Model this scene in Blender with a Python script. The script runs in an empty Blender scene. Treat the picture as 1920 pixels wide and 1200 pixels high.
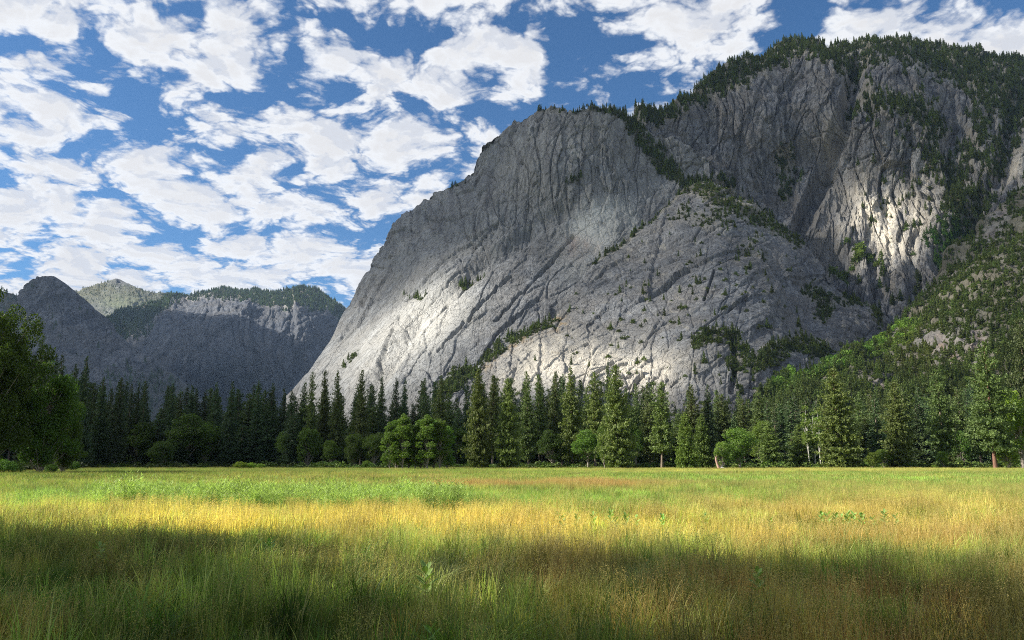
EXPO = 1.3
SKYK = (0.30, 0.46, 0.56)
CLOUDK = 4.35
CLOUD_A = 0.85
HAZE = 1.8e-5
ZMAX = 1300.0
SHADE_TREES = [(-38, 15, 19, 6), (-39, 10.5, 26, 6), (-42, 7, 32, 6.5), (-38, 4, 31, 6.5), (-30, 1, 25, 6), (-40, -2, 37, 8), (-30, -6, 30, 7), (-40, -9, 38, 8), (-40, -16, 38, 8), (-55, 5, 34, 7),
  (-84, 54, 30, 8), (-90, 70, 30, 8), (-96, 84, 27, 7), (-70, 40, 18, 6)]
DENO = False
import bpy, math, random
import numpy as np
from mathutils import Vector
rng = np.random.default_rng(7)
random.seed(7)
SC = bpy.context.scene
COL = SC.collection
F, CX, CY, HZ, EYE = 1500.0, 960.0, 600.0, 868.0, 1.7
TH = math.atan((HZ - CY) / F)
CT, ST = math.cos(TH), math.sin(TH)

def W(px, py, D):
    """a point seen at photo position (px, py) at the distance D down the valley"""
    px, py, D = np.asarray(px, float), np.asarray(py, float), np.asarray(D, float)
    x, y = (px - CX) / F, (CY - py) / F
    k = D / (CT - y * ST)
    return x * k, D + 0 * x, EYE + (y * CT + ST) * k

def proj(x, y, z):
    zz = z - EYE
    d = y * CT + zz * ST
    u = -y * ST + zz * CT
    return CX + F * x / d, CY - F * u / d

# ------------------------------------------------------------------ numeric noise
_P = np.random.default_rng(11).permutation(4096)
_A = np.random.default_rng(12).uniform(0, 2 * math.pi, 4096)
_GX, _GY = np.cos(_A), np.sin(_A)

def pn(x, y, seed=0):
    x = np.asarray(x, float) + seed * 37.17
    y = np.asarray(y, float) + seed * 91.73
    xi, yi = np.floor(x).astype(np.int64), np.floor(y).astype(np.int64)
    xf, yf = x - xi, y - yi
    def g(ix, iy, fx, fy):
        h = _P[(ix + _P[iy & 4095]) & 4095]
        return _GX[h] * fx + _GY[h] * fy
    u = xf * xf * xf * (xf * (xf * 6 - 15) + 10)
    v = yf * yf * yf * (yf * (yf * 6 - 15) + 10)
    a = g(xi, yi, xf, yf); b = g(xi + 1, yi, xf - 1, yf)
    c = g(xi, yi + 1, xf, yf - 1); d = g(xi + 1, yi + 1, xf - 1, yf - 1)
    return ((a + (b - a) * u) * (1 - v) + (c + (d - c) * u) * v) * 1.5

def fbm(x, y, o=4, seed=0, r=0.5):
    s, a, t = 0, 1.0, 0
    for i in range(o):
        s = s + a * pn(x * 2 ** i, y * 2 ** i, seed + i * 3)
        t += a; a *= r
    return s / t

def ridged(x, y, o=3, seed=0):
    s, a, t = 0, 1.0, 0
    for i in range(o):
        s = s + a * (1 - 2 * np.abs(pn(x * 2 ** i, y * 2 ** i, seed + i * 5)))
        t += a; a *= 0.5
    return s / t

def sst(a, b, x):
    t = np.clip((x - a) / (b - a), 0, 1)
    return t * t * (3 - 2 * t)

def terrace(n, k=0.12):
    f = np.floor(n)
    return f + sst(1 - k, 1.0, n - f)

def tps(pts, px, py):
    """thin plate interpolation of depth control points (px, py, depth)"""
    p = np.array(pts, float)
    X = p[:, :2] / 400.0
    n = len(p)
    def U(r2):
        return np.where(r2 > 1e-12, 0.5 * r2 * np.log(np.maximum(r2, 1e-12)), 0)
    d2 = ((X[:, None] - X[None]) ** 2).sum(-1)
    K = U(d2) + np.eye(n) * 2e-3
    Q = np.c_[np.ones(n), X]
    A = np.block([[K, Q], [Q.T, np.zeros((3, 3))]])
    c = np.linalg.solve(A, np.r_[p[:, 2], 0, 0, 0])
    gx, gy = px / 400.0, py / 400.0
    out = c[n] + c[n + 1] * gx + c[n + 2] * gy
    for i in range(n):
        out = out + c[i] * U((gx - X[i, 0]) ** 2 + (gy - X[i, 1]) ** 2)
    return out

def stroke(px, py, poly, w):
    """soft mask 0..1 along a polyline of photo positions"""
    best = np.full(np.shape(px), 1e9)
    for (ax, ay), (bx, by) in zip(poly[:-1], poly[1:]):
        dx, dy = bx - ax, by - ay
        t = np.clip(((px - ax) * dx + (py - ay) * dy) / (dx * dx + dy * dy + 1e-9), 0, 1)
        best = np.minimum(best, np.hypot(px - ax - t * dx, py - ay - t * dy))
    return np.clip(1.4 - best / w, 0, 1)

def blob(px, py, cx, cy, rx, ry, rot=0):
    c, s = math.cos(rot), math.sin(rot)
    dx, dy = px - cx, py - cy
    return np.exp(-(((dx * c + dy * s) / rx) ** 2 + ((-dx * s + dy * c) / ry) ** 2))

# ------------------------------------------------------------------ mesh / object helpers
def mesh_np(name, V, Fc, smooth=True, attrs=None):
    """V (n,3), Fc (m,4) or (m,3); attrs {name: (domain, type, data)}"""
    m = bpy.data.meshes.new(name)
    V = np.ascontiguousarray(V, dtype=np.float32); Fc = np.ascontiguousarray(Fc, dtype=np.int32)
    k = Fc.shape[1]
    m.vertices.add(len(V)); m.vertices.foreach_set('co', V.ravel())
    m.loops.add(Fc.size); m.loops.foreach_set('vertex_index', Fc.ravel())
    m.polygons.add(len(Fc))
    m.polygons.foreach_set('loop_start', np.arange(0, Fc.size, k, dtype=np.int32))
    m.polygons.foreach_set('loop_total', np.full(len(Fc), k, dtype=np.int32))
    m.update(calc_edges=True)
    m.polygons.foreach_set('use_smooth', np.full(len(Fc), smooth, dtype=bool))
    for an, (dom, ty, data) in (attrs or {}).items():
        a = m.attributes.new(an, ty, dom)
        d = np.ascontiguousarray(data, dtype=np.float32)
        a.data.foreach_set('color' if ty == 'FLOAT_COLOR' else ('vector' if ty == 'FLOAT_VECTOR' else 'value'), d.ravel())
    return m

def ob(name, mesh, mat=None, parent=None):
    o = bpy.data.objects.new(name, mesh)
    COL.objects.link(o)
    if mat is not None and mesh is not None and not mesh.materials:
        mesh.materials.append(mat)
    if parent is not None:
        o.parent = parent
    return o

def tag(o, label=None, cat=None, group=None, kind=None):
    if label: o['label'] = label
    if cat: o['category'] = cat
    if group: o['group'] = group
    if kind: o['kind'] = kind
    return o

# ------------------------------------------------------------------ node helpers
class NT:
    def __init__(s, mat):
        s.t = mat.node_tree; s.t.nodes.clear()
    def n(s, ty, **kw):
        nd = s.t.nodes.new(ty)
        ins = kw.pop('ins', {})
        for k, v in kw.items(): setattr(nd, k, v)
        for k, v in ins.items():
            sk = nd.inputs[k]
            if isinstance(v, bpy.types.NodeSocket): s.t.links.new(v, sk)
            else: sk.default_value = v
        return nd
    def math(s, op, a, b=0.0, c=0.0, clamp=False):
        nd = s.n('ShaderNodeMath', operation=op, use_clamp=clamp)
        for i, v in enumerate((a, b, c)):
            if isinstance(v, bpy.types.NodeSocket): s.t.links.new(v, nd.inputs[i])
            else: nd.inputs[i].default_value = v
        return nd.outputs[0]
    def vm(s, op, a, b=None, scale=None):
        nd = s.n('ShaderNodeVectorMath', operation=op)
        for i, v in enumerate((a, b)):
            if v is None: continue
            if isinstance(v, bpy.types.NodeSocket): s.t.links.new(v, nd.inputs[i])
            else: nd.inputs[i].default_value = v
        if scale is not None: nd.inputs['Scale'].default_value = scale
        return nd.outputs['Value'] if op in ('LENGTH', 'DOT_PRODUCT') else nd.outputs[0]
    def mix(s, f, a, b, mode='MIX'):
        nd = s.n('ShaderNodeMix', data_type='RGBA', blend_type=mode)
        for i, v in ((0, f), (6, a), (7, b)):
            if isinstance(v, bpy.types.NodeSocket): s.t.links.new(v, nd.inputs[i])
            else: nd.inputs[i].default_value = v if i == 0 else (*v[:3], 1)
        return nd.outputs[2]
    def ramp(s, f, lo, hi, a=0.0, b=1.0, smooth=True):
        nd = s.n('ShaderNodeMapRange', interpolation_type='SMOOTHSTEP' if smooth else 'LINEAR')
        for k, v in (('Value', f), ('From Min', lo), ('From Max', hi), ('To Min', a), ('To Max', b)):
            if isinstance(v, bpy.types.NodeSocket): s.t.links.new(v, nd.inputs[k])
            else: nd.inputs[k].default_value = v
        return nd.outputs[0]
    def noise(s, vec, scale, detail=4, rough=0.5, dist=0.0):
        return s.n('ShaderNodeTexNoise', ins={'Vector': vec, 'Scale': scale, 'Detail': detail, 'Roughness': rough, 'Distortion': dist}).outputs[0]

def new_mat(name):
    m = bpy.data.materials.new(name); m.use_nodes = True
    return m, NT(m)

def rock_mat(name, light, dark, brown, streak=0.6, bump=1.0, scale=1.0):
    m, t = new_mat(name)
    pos = t.n('ShaderNodeNewGeometry').outputs['Position']
    st = t.vm('MULTIPLY', pos, (1, 1, 0.13))
    a = t.ramp(t.noise(st, 0.045 * scale, 8, 0.7, 0.4), 0.38, 0.62)
    b = t.ramp(t.noise(pos, 0.012 * scale, 5, 0.6), 0.38, 0.62)
    c = t.mix(a, light, dark)
    c = t.mix(t.math('MULTIPLY', b, 0.7), c, brown)
    fine = t.ramp(t.noise(t.vm('MULTIPLY', pos, (1, 1, 0.3)), 0.20 * scale, 8, 0.85), 0.32, 0.68, 0.55, 1.42)
    c = t.mix(1.0, c, t.n('ShaderNodeCombineColor', ins={0: fine, 1: fine, 2: fine}).outputs[0], 'MULTIPLY')
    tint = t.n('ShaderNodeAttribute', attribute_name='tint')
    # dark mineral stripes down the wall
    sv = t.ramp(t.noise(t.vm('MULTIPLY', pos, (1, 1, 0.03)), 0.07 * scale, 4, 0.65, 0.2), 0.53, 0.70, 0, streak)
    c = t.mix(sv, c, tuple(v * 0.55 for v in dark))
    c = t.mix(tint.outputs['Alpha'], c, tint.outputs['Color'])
    h1 = t.noise(st, 0.10 * scale, 8, 0.72, 0.4)
    h2 = t.noise(pos, 0.3 * scale, 6, 0.7)
    vo = t.n('ShaderNodeTexVoronoi', feature='DISTANCE_TO_EDGE', ins={'Vector': t.vm('ADD', t.vm('MULTIPLY', pos, (1, 1, .32)), t.vm('SCALE', t.n('ShaderNodeTexNoise', ins={'Vector': pos, 'Scale': .06 * scale, 'Detail': 4.0}).outputs['Color'], scale=14.0 / scale)), 'Scale': 0.075 * scale}).outputs['Distance']
    ck = t.ramp(vo, 0.0, 0.05, 0.0, 0.35)
    h = t.math('ADD', t.math('ADD', h1, t.math('MULTIPLY', h2, 0.45)), ck)
    bp = t.n('ShaderNodeBump', ins={'Strength': 0.9, 'Distance': 7.0 * bump, 'Height': h}).outputs[0]
    bs = t.n('ShaderNodeBsdfPrincipled', ins={'Base Color': c, 'Roughness': 0.85, 'Normal': bp})
    bs.inputs['Specular IOR Level'].default_value = 0.25
    t.n('ShaderNodeOutputMaterial', ins={'Surface': bs.outputs[0]})
    return m
# ------------------------------------------------------------------ camera, sun, sky
cam = bpy.data.cameras.new('camera'); camo = bpy.data.objects.new('camera', cam); COL.objects.link(camo)
cam.sensor_width = 36; cam.lens = 36 * F / 1920; cam.clip_end = 60000; cam.clip_start = 0.1
camo.location = (0, 0, EYE); camo.rotation_euler = (math.pi / 2 + TH, 0, 0)
SC.camera = camo
SUN_AZ, SUN_EL = math.radians(-97), math.radians(33)      # azimuth from the view direction, negative = left
sl = bpy.data.lights.new('sun', 'SUN'); slo = bpy.data.objects.new('sun', sl); COL.objects.link(slo)
sl.energy = 5.0; sl.angle = math.radians(0.55); sl.color = (1.0, 0.93, 0.82)
SD = Vector((math.sin(SUN_AZ) * math.cos(SUN_EL), math.cos(SUN_AZ) * math.cos(SUN_EL), math.sin(SUN_EL)))
slo.rotation_euler = SD.to_track_quat('Z', 'Y').to_euler()
SC.view_settings.view_transform = 'Standard'; SC.view_settings.look = 'None'
SC.view_settings.exposure = EXPO; SC.view_settings.gamma = 1
wd = bpy.data.worlds.new('World'); SC.world = wd; wd.use_nodes = True
t = NT(wd)
dirv = t.n('ShaderNodeTexCoord').outputs['Generated']
sky = t.n('ShaderNodeTexSky', sky_type='NISHITA', sun_disc=False, sun_elevation=SUN_EL, sun_rotation=SUN_AZ, altitude=1200, air_density=1.0, dust_density=1.0, ozone_density=3.0)
sep = t.n('ShaderNodeSeparateXYZ', ins={0: dirv})
CURV = 0.19
zz = t.math('ADD', t.math('MAXIMUM', sep.outputs[2], 0.0), CURV)
p = t.n('ShaderNodeCombineXYZ', ins={0: t.math('DIVIDE', sep.outputs[0], zz), 1: t.math('DIVIDE', sep.outputs[1], zz), 2: 0.0}).outputs[0]
def sky_p(px, py):
    x, y, z = W(px, py, 1.0); z = z - EYE
    l = math.sqrt(x * x + y * y + z * z); x, y, z = x / l, y / l, z / l
    return x / (z + CURV), y / (z + CURV)
CL = [(90,20,170,38,1),(200,95,170,52,1.2),(5,175,60,40,1),(65,220,95,42,1),(187,166,34,20,1.1),(212,220,40,16,.8),(440,160,120,80,1.1),
      (330,200,60,30,.6),(510,240,110,50,1),(620,270,120,45,1.1),(320,270,45,35,.9),(140,305,130,55,1.2),(330,385,120,45,1.2),(60,380,90,40,1),
      (480,45,90,55,1),(575,68,35,22,.8),(640,75,20,32,.9),(670,10,40,16,.8),(770,20,110,30,.8),(850,50,110,75,1.4),(720,160,45,50,.7),(790,110,60,50,.5),
      (880,155,120,60,.9),(960,110,70,50,.9),(860,260,90,45,1.2),(710,340,110,60,1.3),(1250,20,200,48,1.3),(1190,150,120,48,1.1),
      (1330,110,90,32,.8),(1720,20,190,42,1.3),(1900,80,60,20,.7),(90,440,140,35,1),(480,455,140,35,.9),(650,300,60,40,.7),(560,400,90,25,.9),(130,480,150,20,.7),(430,510,200,20,.8),(650,520,90,30,.7),(60,10,60,20,.5),
      (105,150,85,20,-1),(240,185,70,30,-.9),(20,290,32,18,-.8),(560,115,60,28,-1),(660,165,50,45,-1),(640,30,40,28,-.8),(1055,110,42,110,-1.3),(1010,200,50,40,-.8),(1100,85,30,40,-.6),
      (1450,70,60,55,-1),(1515,20,40,50,-1),(185,365,42,12,-1),(560,320,50,28,-.9),(850,340,34,30,-.9),(330,440,70,12,-.9),(620,440,60,16,-.8),(700,450,40,20,-.5),(440,290,30,14,-.7),(290,130,50,16,-.5),(340,15,50,18,-.6),(270,230,40,14,-.7),(740,110,25,30,-.5),(60,130,50,10,-.5),(880,210,70,10,-.6),(1270,150,24,20,-.6),(1180,90,70,12,-.8),(1420,120,60,12,-.3),(580,360,40,10,-.6),(430,395,40,10,-.6),(1500,50,40,30,-.6)]
acc = None
for (cx, cy, rx, ry, w) in CL:
    c = sky_p(cx, cy); ex = sky_p(cx + rx, cy); ey = sky_p(cx, cy + ry); ey2 = sky_p(cx, cy - ry)
    kx = 1 / abs(ex[0] - c[0]) / 1.45; ky = 1 / (abs(ey[1] - ey2[1]) / 2) / 1.45
    d = t.vm('LENGTH', t.vm('MULTIPLY', t.vm('SUBTRACT', p, (c[0], c[1], 0)), (kx, ky, 1)))
    v = t.ramp(d, 0.0, 1.0, w * 0.24, 0.0)
    acc = v if acc is None else t.math('ADD', acc, v)
acc = t.math('MINIMUM', t.math('MAXIMUM', acc, -0.34), 0.13)
def density(pp):
    n1 = t.noise(pp, 3.6, 2, 0.5, 0.3)
    n2 = t.noise(pp, 13.0, 10, 0.68, 0.1)
    wv = t.vm('ADD', pp, t.vm('SCALE', t.n('ShaderNodeTexNoise', ins={'Vector': pp, 'Scale': 5.0, 'Detail': 5.0}).outputs['Color'], scale=0.22))
    vo = t.n('ShaderNodeTexVoronoi', voronoi_dimensions='2D', feature='SMOOTH_F1', ins={'Vector': wv, 'Scale': 6.6, 'Detail': 3.0, 'Roughness': 0.55, 'Lacunarity': 2.3, 'Smoothness': 0.25}).outputs['Distance']
    puff = t.math('MULTIPLY', t.math('SUBTRACT', 0.90, vo), 0.62)
    return t.math('ADD', puff, t.math('ADD', t.math('MULTIPLY', t.math('SUBTRACT', n1, 0.5), 0.55), t.math('MULTIPLY', t.math('SUBTRACT', n2, 0.5), 0.75)))
dn = density(p)
dn2 = density(t.vm('ADD', p, (-0.03, 0.03, 0)))
low = t.ramp(sep.outputs[2], 0.36, 0.08, 0.0, 0.20)
tot = t.math('ADD', t.math('ADD', dn, acc), low)
mask = t.ramp(tot, -0.09, 0.20)
thick = t.ramp(tot, 0.10, 0.46)
lit = t.ramp(t.math('SUBTRACT', dn, dn2), -0.12, 0.10)
ccol = t.mix(thick, (0.90, 0.92, 0.95), (0.80, 0.80, 0.81))
ccol = t.mix(t.math('MULTIPLY', t.math('SUBTRACT', 1.0, lit), 0.7), ccol, (0.62, 0.65, 0.72))
skyc = t.mix(1.0, sky.outputs[0], (SKYK[0], SKYK[1], SKYK[2]), 'MULTIPLY')
grey = t.vm('SCALE', ccol, scale=CLOUDK)
fin = t.mix(t.math('MULTIPLY', mask, 0.96), skyc, grey)
bg = t.n('ShaderNodeBackground', ins={'Color': fin, 'Strength': 0.1})
t.n('ShaderNodeOutputWorld', ins={'Surface': bg.outputs[0]})
SC.cycles.use_denoising = DENO; SC.cycles.filter_width = 1.0
SC.cycles.max_bounces = 6; SC.cycles.diffuse_bounces = 3; SC.cycles.transmission_bounces = 4; SC.cycles.transparent_max_bounces = 8
SC.cycles.use_adaptive_sampling = True; SC.cycles.adaptive_threshold = 0.005; SC.cycles.sample_clamp_indirect = 4.0
# ------------------------------------------------------------------ mountains
SHADE = []        # samples of where the added cloud layer is to keep the sun off
VEG = []          # (points, normals-free) gathered for the far woods: (xyz, height, colour)
def massif(name, sky, base, ctrl, disp, step=1.2, rowstep=1.2, jag=2.0, back=700, mat=None, tintf=None, vegf=None, x0=None, x1=None, vegn=0, vegh=(10, 18), vegc=None, sed=1, backslope=0.5, shade=None):
    sk = np.array(sky, float); bs = np.array(base, float)
    x0 = sk[0, 0] if x0 is None else x0; x1 = sk[-1, 0] if x1 is None else x1
    nx = int((x1 - x0) / step) + 1
    cx = np.linspace(x0, x1, nx)
    top = np.interp(cx, sk[:, 0], sk[:, 1])
    top = top + fbm(cx / 45, cx * 0, 5, sed, 0.6) * jag * 3
    bot = np.interp(cx, bs[:, 0], bs[:, 1])
    ny = int(np.max(bot - top) / rowstep) + 2
    tt = np.linspace(0, 1, ny) ** 1.0
    PX = np.repeat(cx[None], ny, 0)
    PY = bot[None] + (top - bot)[None] * tt[:, None]
    D = tps(ctrl, PX, PY)
    X, Y, Z = W(PX, PY, D)
    # back side of the mountain, falling away behind the ridge
    nb = 26
    s = (np.arange(1, nb + 1) / nb)[:, None] ** 1.6
    kb = np.array(back)
    Xb = X[-1][None] + 0 * s; Yb = Y[-1][None] + s * kb
    Zb = Z[-1][None] - (s ** 1.5) * kb * backslope - s * 8
    X, Y, Z = np.r_[X, Xb], np.r_[Y, Yb], np.r_[Z, Zb]
    PX = np.r_[PX, np.repeat(PX[-1][None], nb, 0)]; PY = np.r_[PY, np.repeat(PY[-1][None], nb, 0) + s * 30]
    P = np.stack([X, Y, Z], -1)
    du = np.gradient(P, axis=1); dv = np.gradient(P, axis=0)
    N = np.cross(du, dv); N /= np.linalg.norm(N, axis=-1, keepdims=True) + 1e-9
    # smooth normals a little so that relief does not fold
    dm = np.median(D)
    U = (PX - CX) * dm / F
    d, extra = disp(U, Z, PX, PY)
    d = d * (1 - 0.9 * np.r_[np.zeros((ny, 1)), s])
    P = P + N * d[..., None]
    if shade is not None:
        q = (slice(0, ny, 5), slice(0, None, 5))
        SHADE.append((P[q].reshape(-1, 3), np.clip(shade(PX[q], PY[q]), 0, 1).ravel()))
    ntot = ny + nb
    idx = np.arange(ntot * nx).reshape(ntot, nx)
    Fc = np.stack([idx[:-1, :-1], idx[:-1, 1:], idx[1:, 1:], idx[1:, :-1]], -1).reshape(-1, 4)
    tint = np.zeros((ntot, nx, 4))
    if tintf is not None: tint = tintf(PX, PY, U, Z, tint)
    VD = None
    if vegf is not None:
        VD = np.clip(vegf(PX, PY, U, Z), 0, 1)
        a = np.clip(VD * 0.9, 0, 0.85)[..., None]
        soil = np.array([0.075, 0.075, 0.035])
        tint[..., :3] = tint[..., :3] * (1 - a) + soil * a
        tint[..., 3:] = np.maximum(tint[..., 3:], a)
    me = mesh_np(name, P.reshape(-1, 3), Fc, True, {'tint': ('POINT', 'FLOAT_COLOR', tint.reshape(-1, 4))})
    o = ob(name, me, mat); tag(o, kind='structure')
    if VD is not None and vegn:
        w = VD[:ny + 3].copy()
        w = (w * (0.3 + 0.7 * np.clip(0.5 + fbm(U[:ny + 3] / 14, Z[:ny + 3] / 14, 3, sed + 40) * 1.6, 0, 1))).ravel()
        w = np.where(w > 0.08, w, 0); w /= w.sum()
        k = rng.choice(len(w), vegn, p=w, replace=True)
        Pf = P.reshape(-1, 3)
        jit = rng.normal(0, 1, (vegn, 3)) * np.array([2.0, 1.0, 0.0])
        pts = Pf[k] + jit; pts[:, 2] -= 0.6
        hh = rng.uniform(vegh[0], vegh[1], vegn)
        VEG.append((pts, hh, PX.reshape(-1)[k], PY.reshape(-1)[k], vegc))
    return P, PX, PY

_R = np.random.default_rng(21).uniform(-1, 1, (4, 4096))
def facets(x, y, seed=0, tilt=1.0, jit=0.8):
    """broken rock: every cell of a jittered lattice is a flat plate with a tilt and step of its own"""
    x = x + seed * 17.3; y = y + seed * 53.9
    xi, yi = np.floor(x).astype(np.int64), np.floor(y).astype(np.int64)
    best = np.full(x.shape, 1e9); second = best.copy(); val = np.zeros(x.shape)
    for i in (-1, 0, 1):
        for j in (-1, 0, 1):
            h = _P[((xi + i) + _P[(yi + j) & 4095]) & 4095]
            cx = xi + i + 0.5 + _R[0][h] * 0.5 * jit; cy = yi + j + 0.5 + _R[1][h] * 0.5 * jit
            d = np.abs(x - cx) ** 1.6 + np.abs(y - cy) ** 1.6
            v = _R[2][h] + tilt * (_R[3][h] * (x - cx) + _R[0][(h + 7) & 4095] * (y - cy) * 0.8)
            m = d < best
            second = np.where(m, best, np.minimum(second, d))
            val = np.where(m, v, val)
            best = np.where(m, d, best)
    return val, second - best

def granite(U, Z, ang=0.9, vert=1.0, slab=1.0, big=1.0, sed=0, warp=12, small=1.0):
    """relief of a granite face: pillars, leaning exfoliation plates, joints, small broken blocks"""
    wx = fbm(U / 180, Z / 180, 2, sed + 1) * warp * 1.1
    wy = fbm(U / 180, Z / 180, 2, sed + 2) * warp * 1.1
    u, z = U + wx, Z + wy
    j1 = fbm(U / 14, Z / 14, 3, sed + 21) * 3.0; j2 = fbm(U / 14, Z / 14, 3, sed + 22) * 3.0
    d = fbm(u / 210, z / 300, 3, sed + 3) * 30 * big
    f, e = facets((u + j1) / 70, (z + j2) / 230, sed + 4, 1.0)
    d = d + f * 6.5 * vert
    f, e = facets((u + j2) / 24, (z + j1) / 90, sed + 14, 1.1)
    d = d + f * 3.2 * vert - 2.2 * vert * sst(0.10, 0.0, e)
    f, e = facets((u + j2) / 8, (z + j1) / 30, sed + 15, 1.1)
    d = d + f * 1.5 * vert
    calm = 0.35 + 0.65 * sst(-0.22, 0.2, fbm(U / 120, Z / 120, 3, sed + 41))
    small = small * calm
    c, s = np.cos(ang), np.sin(ang)
    u2, z2 = u + j1 * .7, z + j2 * .7
    a, b = u2 * c + z2 * s, -u2 * s + z2 * c
    gate = sst(-0.10, 0.25, fbm(U / 90, Z / 90, 2, sed + 31))
    f, e = facets(a / 170, b / 52, sed + 5, 1.1)
    d = d + f * 5.0 * slab
    n1 = b / 44 + fbm(a / 160, b / 90, 3, sed + 6) * 1.2
    d = d + (terrace(n1, 0.05) - n1) * 4.2 * slab * gate
    f, e = facets(a / 62, b / 17, sed + 16, 1.2)
    d = d + f * 2.8 * slab * small - 1.6 * sst(0.06, 0.0, e) * slab * small
    f, e = facets(a / 20, b / 7, sed + 7, 1.2)
    d = d + f * 1.6 * small
    n3 = pn(a / 130, b / 44, sed + 8)
    d = d - np.exp(-(n3 / 0.02) ** 2) * 7.0 * (1 - gate) * slab
    n4 = pn(u / 40, z / 170, sed + 9)
    d = d - np.exp(-(n4 / 0.024) ** 2) * 5.0 * vert
    d = d + fbm(U / 6, Z / 8, 2, sed + 10, 0.6) * 0.7 * small
    return d * 0.8
M_rock = rock_mat('granite', (0.245, 0.255, 0.265), (0.11, 0.117, 0.128), (0.185, 0.18, 0.172), streak=0.6)
M_rockB = rock_mat('granite_buttress', (0.24, 0.25, 0.26), (0.12, 0.127, 0.138), (0.19, 0.183, 0.172), streak=0.45)
M_rockC = rock_mat('granite_wall', (0.23, 0.238, 0.247), (0.088, 0.093, 0.104), (0.175, 0.165, 0.15), streak=0.7)
M_far = rock_mat('granite_far', (0.16, 0.165, 0.175), (0.05, 0.056, 0.07), (0.09, 0.09, 0.09), streak=0.6, scale=0.4, bump=2.2)  # darker and bluer: distance haze and shade partly put into the colour
M_plat = rock_mat('granite_plateau', (0.10, 0.108, 0.122), (0.04, 0.047, 0.062), (0.07, 0.07, 0.07), streak=0.7, scale=0.35, bump=2.2)  # darkened in colour to stand in for shade on the plateau wall
M_slope = rock_mat('slope_rock', (0.21, 0.195, 0.18), (0.12, 0.11, 0.10), (0.20, 0.12, 0.085), streak=0.2)

# -- left main cliff
def dA(U, Z, PX, PY):
    up = sst(560, 400, PY + (PX - 900) * 0.25)
    g1 = granite(U, Z, 0.95, 0.35, 1.15, 0.8, 1)
    g2 = granite(U, Z, 1.35, 1.25, 0.6, 1.0, 2)
    d = g1 * (1 - up) + g2 * up
    calm = blob(PX, PY, 1100, 450, 60, 90, 0.3)
    smooth = sst(760, 640, PX) * sst(560, 640, PY)
    d = d * (1 - 0.6 * calm) * (1 - 0.65 * smooth) * (1 - .3 * (1 - up))
    for q, w_, k_ in (([(735, 700), (760, 640), (800, 590), (830, 560)], 3, 9), ([(700, 700), (730, 630), (745, 590)], 3, 8), ([(820, 650), (880, 590), (960, 520)], 2.5, 8), ([(760, 560), (850, 470), (930, 420)], 3, 8), ([(930, 600), (1000, 530), (1075, 440)], 2.5, 7), ([(640, 640), (680, 570), (705, 520)], 3, 7), ([(880, 700), (930, 630), (1010, 560)], 3, 7)):
        d = d - k_ * stroke(PX + 6 * fbm(PX / 18, PY / 18, 3, 51), PY + 6 * fbm(PX / 18, PY / 18, 3, 52), q, w_)
    # slanting trough below the upper wall
    d = d - 16 * stroke(PX, PY, [(700, 720), (780, 600), (900, 500), (1050, 400)], 14) * (1 - up * .5)
    # gully between this cliff and the wall behind
    return d, None
def tA(PX, PY, U, Z, t):
    n = fbm(PX / 30, PY / 60, 4, 77)
    a = blob(PX, PY, 1110, 430, 55, 75, 0.35) * (0.85 + n)
    b = blob(PX, PY, 1080, 465, 40, 22, 0.2) * 0.7
    c = blob(PX, PY, 1185, 400, 60, 14, 1.3) * 0.5
    t[..., :3] = np.array([0.47, 0.48, 0.45])
    br = np.clip(b * (0.8 + 2 * n), 0, 1)[..., None]
    t[..., :3] = t[..., :3] * (1 - br) + np.array([0.34, 0.24, 0.19]) * br
    # sunlit patches low on the left, painted into the rock colour
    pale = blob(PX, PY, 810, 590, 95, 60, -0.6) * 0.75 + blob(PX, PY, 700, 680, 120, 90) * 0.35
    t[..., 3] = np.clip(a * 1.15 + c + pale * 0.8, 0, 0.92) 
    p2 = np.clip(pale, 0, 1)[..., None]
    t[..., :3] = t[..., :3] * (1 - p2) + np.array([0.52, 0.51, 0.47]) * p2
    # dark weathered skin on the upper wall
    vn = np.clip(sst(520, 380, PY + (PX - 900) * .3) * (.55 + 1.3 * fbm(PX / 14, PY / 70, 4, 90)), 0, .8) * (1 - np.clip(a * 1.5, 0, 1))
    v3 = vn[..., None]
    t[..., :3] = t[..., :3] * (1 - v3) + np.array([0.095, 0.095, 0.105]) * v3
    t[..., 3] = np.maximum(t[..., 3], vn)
    return t
def vA(PX, PY, U, Z):
    v = stroke(PX, PY, [(1170, 212), (1215, 265), (1245, 305), (1290, 345), (1330, 350)], 14) * 1.0
    v += stroke(PX, PY, [(1080, 207), (1130, 217), (1170, 222)], 9) * 0.8
    v += stroke(PX, PY, [(815, 352), (840, 345), (865, 335)], 4) * 0.6
    v += stroke(PX, PY, [(835, 725), (880, 690), (940, 650), (1000, 622)], 9) * 0.45
    v += stroke(PX, PY, [(835, 740), (860, 700)], 18) * 0.6
    for q in ([(745, 545), (790, 560)], [(860, 525), (900, 520)], [(640, 690), (670, 660)], [(700, 470), (716, 452)], [(1060, 350), (1090, 330)], [(1010, 208), (1060, 210)]):
        v += stroke(PX, PY, q, 5) * 0.35
    return v
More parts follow.
